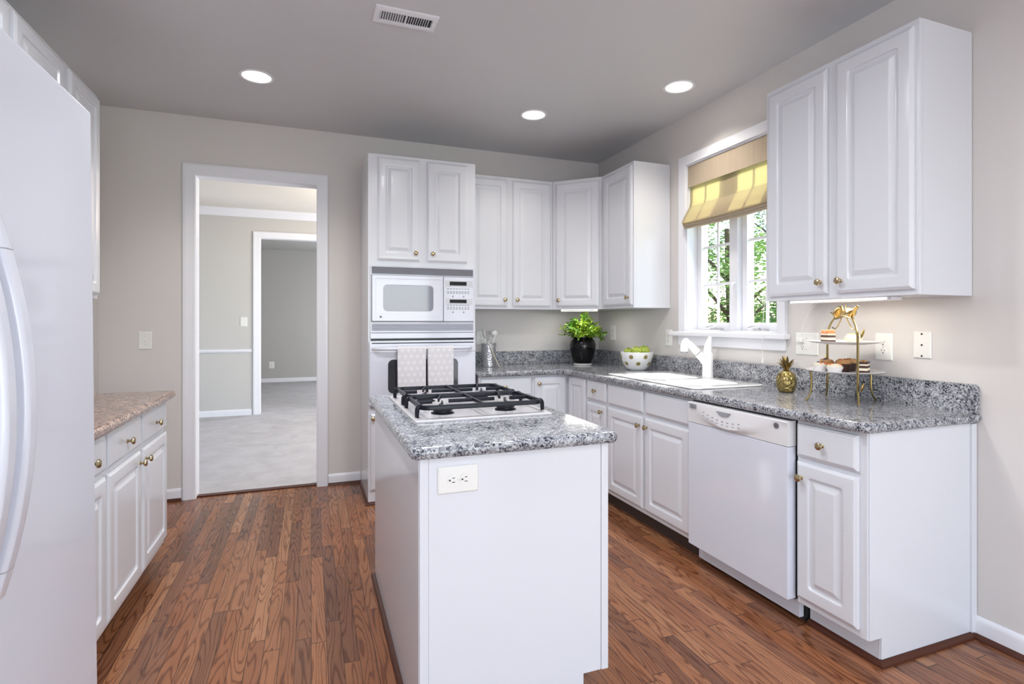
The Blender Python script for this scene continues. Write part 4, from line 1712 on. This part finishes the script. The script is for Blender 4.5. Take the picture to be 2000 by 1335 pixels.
for q in range(14):
    z = .105 if q % 2 == 0 else .055
    a = 2 * PI * q / 14 + .2
    r0, sl = bowl_r(z)
    m = Matrix.Translation((bx, by, CZ1)) @ Matrix.Rotation(a, 4, 'Z') @ Matrix.Translation((r0 + .0002, 0, z)) @ Matrix.Rotation(PI / 2 + sl, 4, 'Y')
    b = MB()
    b.lathe([(.016, -.002), (.016, .0006), (.001, .0014)], n=18, m=m)
    b.build('gold_dot', M_DOT, bw)


def apple(x, y, z, r_, label, tilt_=(0, 0)):
    t = thing('apple', label, 'apple', (x, y, z), 0, 'green apples in the bowl')
    m = Matrix.Translation((0, 0, r_ * .92)) @ Matrix.Rotation(tilt_[0], 4, 'X') @ Matrix.Rotation(tilt_[1], 4, 'Y') @ Matrix.Translation((0, 0, -r_ * .92))
    b = MB()
    pr = [(.001, .10), (.25, .02), (.5, .04), (.75, .28), (.95, .65), (1.0, 1.0), (.93, 1.35), (.72, 1.65), (.45, 1.80), (.25, 1.78), (.1, 1.68), (.001, 1.62)]
    b.lathe([(q[0] * r_, q[1] * r_) for q in pr], n=20, m=m)
    b.build('flesh', M_APPLE, t, world=False)
    b = MB()
    b.tube([m @ Vector((0, 0, 1.62 * r_)), m @ Vector((.1 * r_, 0, 1.85 * r_)), m @ Vector((.25 * r_, 0, 2.05 * r_))], [.0018, .0015, .002], 6)
    b.build('stem', M_BARK, t, world=False)


apple(bx - .052, by + .030, CZ1 + .098, .038, 'leftmost green apple, low in the dotted bowl', (.2, -.3))
apple(bx - .028, by - .045, CZ1 + .106, .039, 'green apple in front in the dotted bowl', (.4, .1))
apple(bx + .048, by - .028, CZ1 + .106, .043, 'rightmost green apple in the dotted bowl', (.1, .4))
apple(bx + .028, by + .052, CZ1 + .104, .040, 'green apple at the back of the dotted bowl', (-.4, .2))
apple(bx + .000, by + .006, CZ1 + .030, .036, 'green apple at the bottom of the dotted bowl, under the others', (0, 0))

# pineapple figurine
px, py = 2.33, 2.128
pn = thing('pineapple_figurine', 'small gold pineapple ornament on the counter', 'ornament', (px, py, CZ1))
b = MB()
b.lathe([(.030, 0), (.038, .004), (.046, .025), (.050, .05), (.048, .075), (.040, .097), (.026, .110), (.012, .115), (.001, .116)], (px, py, CZ1), 28)
b.build('body', M_PINE, pn)
for k in range(16):
    ring = k // 6
    a = 2 * PI * (k % 6) / 6 + ring * .5
    ln = (.055, .068, .080)[min(ring, 2)]
    sp2 = (.85, .5, .2)[min(ring, 2)]
    b = MB()
    d = Vector((math.cos(a), math.sin(a), 0))
    base = Vector((px, py, CZ1 + .113)) + d * .007
    P_ = [base + d * (ln * sp2 * u ** 1.5) + Vector((0, 0, ln * u * (1 - .25 * sp2 * u))) for u in (0, .3, .6, .85, 1)]
    s_ = Vector((-d.y, d.x, 0))
    wds = [.006, .0085, .007, .004, .0006]
    b.loops([[p + s_ * w_ - d * .0012, p + s_ * w_ + d * .0012, p - s_ * w_ + d * .0012, p - s_ * w_ - d * .0012] for p, w_ in zip(P_, wds)])
    b.build('leaf', M_GOLDD, pn)

# tiered stand
cx_, cy_ = 2.300, 1.780
zu, zl_ = 1.163, 1.030
ts = thing('tiered_stand', 'two-tier cake stand with gold branch legs and two gold birds', 'cake stand', (cx_, cy_, CZ1))


def plate_prof(R):
    return [(R * .55, 0), (R * .62, .002), (R * .92, .008), (R, .014), (R, .0155), (R * .97, .0155), (R * .9, .0105), (R * .6, .005), (.001, .0045)]


for z, R in ((zu, .150), (zl_, .158)):
    b = MB()
    b.lathe(plate_prof(R), (cx_, cy_, z), 40)
    b.build('plate', M_PLATE, ts)
f1 = Vector((2.205, 1.640, CZ1))
f2 = Vector((2.368, 1.912, CZ1))
f3 = Vector((2.170, 1.838, CZ1))
f4 = Vector((2.450, 1.755, CZ1))
cc = Vector((cx_, cy_, 0))
for f in (f1, f2):
    d = (f - cc)
    d.z = 0
    d.normalize()
    rr_ = .163
    p = lambda r_, z: cc + d * r_ + Vector((0, 0, z))
    b = MB()
    b.tube([p(.175, CZ1 + .004), p(.170, CZ1 + .03), p(rr_, CZ1 + .07), p(rr_, zl_), p(rr_, 1.10), p(rr_, zu), p(.158, 1.215), p(.132, 1.255), p(.09, 1.285)], [.005, .0045, .0055, .005, .005, .005, .005, .0045, .004], 8)
    b.build('post', M_GOLDD, ts)
for f in (f3, f4):
    d = (f - cc)
    d.z = 0
    d.normalize()
    p = lambda r_, z: cc + d * r_ + Vector((0, 0, z))
    b = MB()
    b.tube([p(.172, CZ1 + .004), p(.155, CZ1 + .025), p(.145, CZ1 + .07), p(.148, zl_ + .004), p(.150, zl_ + .009)], [.005, .004, .005, .005, .004], 8)
    b.build('leg', M_GOLDD, ts)
d = (f1 - f2)
d.z = 0
d.normalize()
b = MB()
b.tube([cc + d * s_ * .095 + Vector((0, 0, 1.281 + .012 * (1 - abs(s_)))) for s_ in (-1, -.5, 0, .5, 1)], .0045, 8)
b.tube([cc + d * .13 + Vector((0, 0, 1.240)), cc + d * .09 + Vector((0, 0, 1.235)), cc + d * .04 + Vector((0, 0, 1.27)), cc + d * .02 + Vector((0, 0, 1.293))], .003, 6)
b.tube([cc - d * .13 + Vector((0, 0, 1.240)), cc - d * .09 + Vector((0, 0, 1.235)), cc - d * .04 + Vector((0, 0, 1.27)), cc - d * .02 + Vector((0, 0, 1.293))], .003, 6)
b.build('branch', M_GOLDD, ts)
for sgn in (-1, 1):
    c0 = cc + d * sgn * .074 + Vector((0, 0, 1.306))
    dirv = d * sgn
    qx = Matrix.Translation(c0) @ Matrix.Rotation(math.atan2(dirv.y, dirv.x), 4, 'Z') @ Matrix.Rotation(math.radians(14 if sgn < 0 else -6), 4, 'Y')
    b = MB()
    # body runs from the head (towards the middle) to the tail (outwards)
    L = []
    for x, z, ry, rz_ in ((-.038, .017, .001, .001), (-.034, .017, .010, .010), (-.022, .013, .015, .015), (-.012, .006, .017, .018), (.002, .0, .019, .021), (.018, .001, .016, .016), (.032, .006, .010, .008), (.050, .015, .008, .004), (.066, .022, .007, .003), (.068, .0235, .001, .001)):
        L.append([qx @ Vector((x, ry * math.cos(2 * PI * k / 12), z + rz_ * math.sin(2 * PI * k / 12))) for k in range(12)])
    b.loops(L)
    bird = b.build('bird', M_GOLD, ts)
    b = MB()
    b.tube([qx @ Vector((-.034, 0, .012)), qx @ Vector((-.048, 0, .009))], [.004, .0006], 6)
    b.build('beak', M_GOLDD, bird)
for sgn, a in ((-.2, -.25), (.2, .25)):
    b = MB()
    c0 = cc + d * sgn * .04 + Vector((0, 0, 1.293))
    L = []
    for u in (0, .2, .45, .7, .9, 1):
        wd_ = .013 * math.sin(PI * min(u + .08, 1)) + .001
        p = c0 + d * (sgn * .07 * u) + Vector((0, 0, .052 * u))
        L.append([p + d * wd_, p + Vector((-d.y, d.x, 0)) * .002, p - d * wd_, p - Vector((-d.y, d.x, 0)) * .002])
    b.loops(L)
    b.build('leaf', M_GOLD, ts)
for f, z, s_ in ((f1, 1.215, 1), (f2, 1.085, -1), (f1, .985, 1)):
    d2 = (f - cc)
    d2.z = 0
    d2.normalize()
    b = MB()
    c0 = cc + d2 * .178 + Vector((.012, -.006 * s_, z))
    b.ball(c0, 1, 2, (.016, .006, .022), Matrix.Rotation(.5 * s_, 4, 'Y') @ Matrix.Rotation(.6, 4, 'Z'))
    b.build('leaf', M_GOLD, ts)


def cake_slice(x, y, z, label, a, seed, topm):
    rnd = random.Random(seed)
    t = thing('cake_slice', label, 'cake', (x, y, z), a)
    L_, W_ = .070, .036
    zz = 0.0005
    for k, (h, m, nm) in enumerate(((.014, M_CHOC, 'sponge_layer'), (.012, M_CREAM, 'cream_layer'), (.010, M_CHOC, 'sponge_layer'), (.008, M_CREAM, 'cream_layer'), (.009, topm, 'topping'))):
        b = MB()
        j = .001 * (k % 2)
        b.box(-L_ / 2 + j, L_ / 2 - j, -W_ / 2 + j, W_ / 2 - j, zz, zz + h - .0002, bev=.0015)
        b.build(nm, m, t, world=False)
        zz += h
    b = MB()
    for k in range(7):
        b.ball((rnd.uniform(-.028, .028), rnd.uniform(-.012, .012), zz + .003), .006, 1)
    b.build('crumbs', M_CRUST, t, world=False)


def pastry(x, y, z, label, r_, h, base, topm, dots, seed, cat='pastry'):
    rnd = random.Random(seed)
    t = thing('pastry', label, cat, (x, y, z))
    b = MB()
    n = 20
    L = []
    for rr2, zz in ((.72, 0.0005), (.86, .4 * h), (1.0, .62 * h), (.95, .66 * h), (.001, .66 * h)):
        L.append([(r_ * rr2 * (1 + (.05 if i % 2 else 0)) * math.cos(2 * PI * i / n), r_ * rr2 * (1 + (.05 if i % 2 else 0)) * math.sin(2 * PI * i / n), zz) for i in range(n)])
    b.loops(L)
    b.build('cup', base, t, world=False)
    b = MB()
    b.lathe([(.90 * r_, .665 * h), (.92 * r_, .75 * h), (.7 * r_, .95 * h), (.3 * r_, h), (.001, h)], n=20)
    b.build('filling', topm, t, world=False)
    for m, cnt in dots:
        b = MB()
        for k in range(cnt):
            a = rnd.random() * 2 * PI
            q = r_ * .72 * rnd.random() ** .5
            b.ball((q * math.cos(a), q * math.sin(a), h * .98 - .15 * q), r_ * .22, 1)
        b.build('fruit', m, t, world=False)


pt, pl_ = zu + .0052, zl_ + .0052
cake_slice(cx_ - .045, cy_ + .045, pt, 'layered chocolate cake slice on the upper plate', 1.1 + PI, 2, M_ORANGE)
pastry(cx_ + .0, cy_ - .045, pt, 'cream cake with yellow curls on the upper plate, nearer the wall outlet', .034, .042, M_CREAM, M_CREAM, ((M_YEL, 5), (M_LEAFG, 1)), 3)
pastry(cx_ + .062, cy_ - .008, pt, 'cream cake at the back of the upper plate', .030, .040, M_CREAM, M_CREAM, ((M_YEL, 4),), 4)
pastry(cx_ - .075, cy_ + .060, pl_, 'fruit tart at the left end of the lower plate', .034, .044, M_PLATE, M_CREAM, ((M_ORANGE, 4), (M_BERRY, 3)), 5)
pastry(cx_ - .078, cy_ - .015, pl_, 'berry tart at the front of the lower plate', .034, .042, M_PLATE, M_CREAM, ((M_ORANGE, 5), (M_LEAFG, 1)), 6)
pastry(cx_ - .005, cy_ + .085, pl_, 'brown glazed pastry with dark berries at the back of the lower plate', .034, .055, M_CHOC, M_CRUST, ((M_BERRY, 4), (M_CRUST, 3)), 7)
pastry(cx_ + .005, cy_ + .010, pl_, 'brown glazed pastry in the middle of the lower plate', .036, .058, M_CHOC, M_CRUST, ((M_CRUST, 4), (M_ORANGE, 3)), 9)
pastry(cx_ + .080, cy_ + .035, pl_, 'brown pastry at the wall side of the lower plate', .034, .058, M_CHOC, M_CRUST, ((M_CRUST, 5),), 10)
cake_slice(cx_ + .015, cy_ - .085, pl_, 'layered chocolate cake slice at the right end of the lower plate', .5, 11, M_CHOC)

# ------------------------------------------------------------------ outdoors
o = boxes('lawn', M_GRASS, (2.7, 60, -40, 70, -.6, -.45))
struct(o, 'pale lawn outside the window', 'lawn')


def tree(x, y, h, R, m, label, seed, nleaf=9000):
    rnd = random.Random(seed)
    t = thing('garden_tree', label, 'tree', (x, y, -.45), 0, 'trees outside the sink window')
    b = MB()
    b.tube([(x, y, -.45), (x + .05, y, .8), (x - .03, y + .05, h * .7)], [.13, .10, .04], 10)
    for k in range(8):
        a = rnd.random() * 2 * PI
        z = .3 + h * .55 * rnd.random()
        b.tube([(x, y, z), (x + math.cos(a) * R * .4, y + math.sin(a) * R * .4, z + .5), (x + math.cos(a) * R * .75, y + math.sin(a) * R * .75, z + .8)], [.04, .025, .01], 6)
    b.build('trunk', M_BARK, t)
    b = MB()
    cl = [(Vector((x + rnd.uniform(-1, 1) * R * .75, y + rnd.uniform(-1, 1) * R * .75, rnd.uniform(.1, h))), rnd.uniform(.35, .7) * R * .55) for k in range(34)]
    for k in range(nleaf):
        c0, r0 = rnd.choice(cl)
        v = Vector((rnd.gauss(0, 1), rnd.gauss(0, 1), rnd.gauss(0, 1))).normalized() * r0 * rnd.random() ** .4
        c = c0 + v
        ln = rnd.uniform(.05, .115)
        q = Matrix.Translation(c) @ Matrix.Rotation(rnd.random() * 6.28, 4, 'Z') @ Matrix.Rotation(rnd.uniform(-1, 1), 4, 'X')
        vs = [b.bm.verts.new(q @ Vector(p)) for p in ((0, 0, 0), (ln * .5, ln * .3, .01), (ln, 0, 0), (ln * .5, -ln * .3, .01))]
        b.bm.faces.new(vs)
    b.build('crown', m, t, smooth=0)


tree(6.5, 4.9, 3.6, 1.0, M_TREE1, 'dark green leafy tree outside the right window sash', 3)
tree(7.0, 7.6, 4.2, 1.25, M_TREE2, 'light green leafy tree outside the middle of the window, nearest the glass', 1, 13000)
tree(7.0, 10.7, 4.2, 1.25, M_TREE1, 'dark green tree outside the left window sash', 2)
tree(10.6, 9.9, 5.5, 1.5, M_TREE1, 'dark green tree farthest behind the window', 4, 11000)
tree(10.6, 6.2, 5.0, 1.5, M_TREE2, 'light green tree far behind the right window sash', 5, 11000)

# repeats share a group
for o in SC.objects:
    if o.parent is None and 'label' in o and 'group' not in o and 'kind' not in o:
        g = {'outlet': 'wall outlets', 'pastry': 'pastries on the tiered stand', 'cake_slice': 'cake slices on the tiered stand', 'wall_cabinet': 'white wall cabinets',
             'base_cabinet': 'white base cabinets', 'light_switch': 'wall switches', 'undercabinet_light': 'strip lights under the wall cabinets'}.get(o.name.split('.')[0])
        if g:
            o['group'] = g
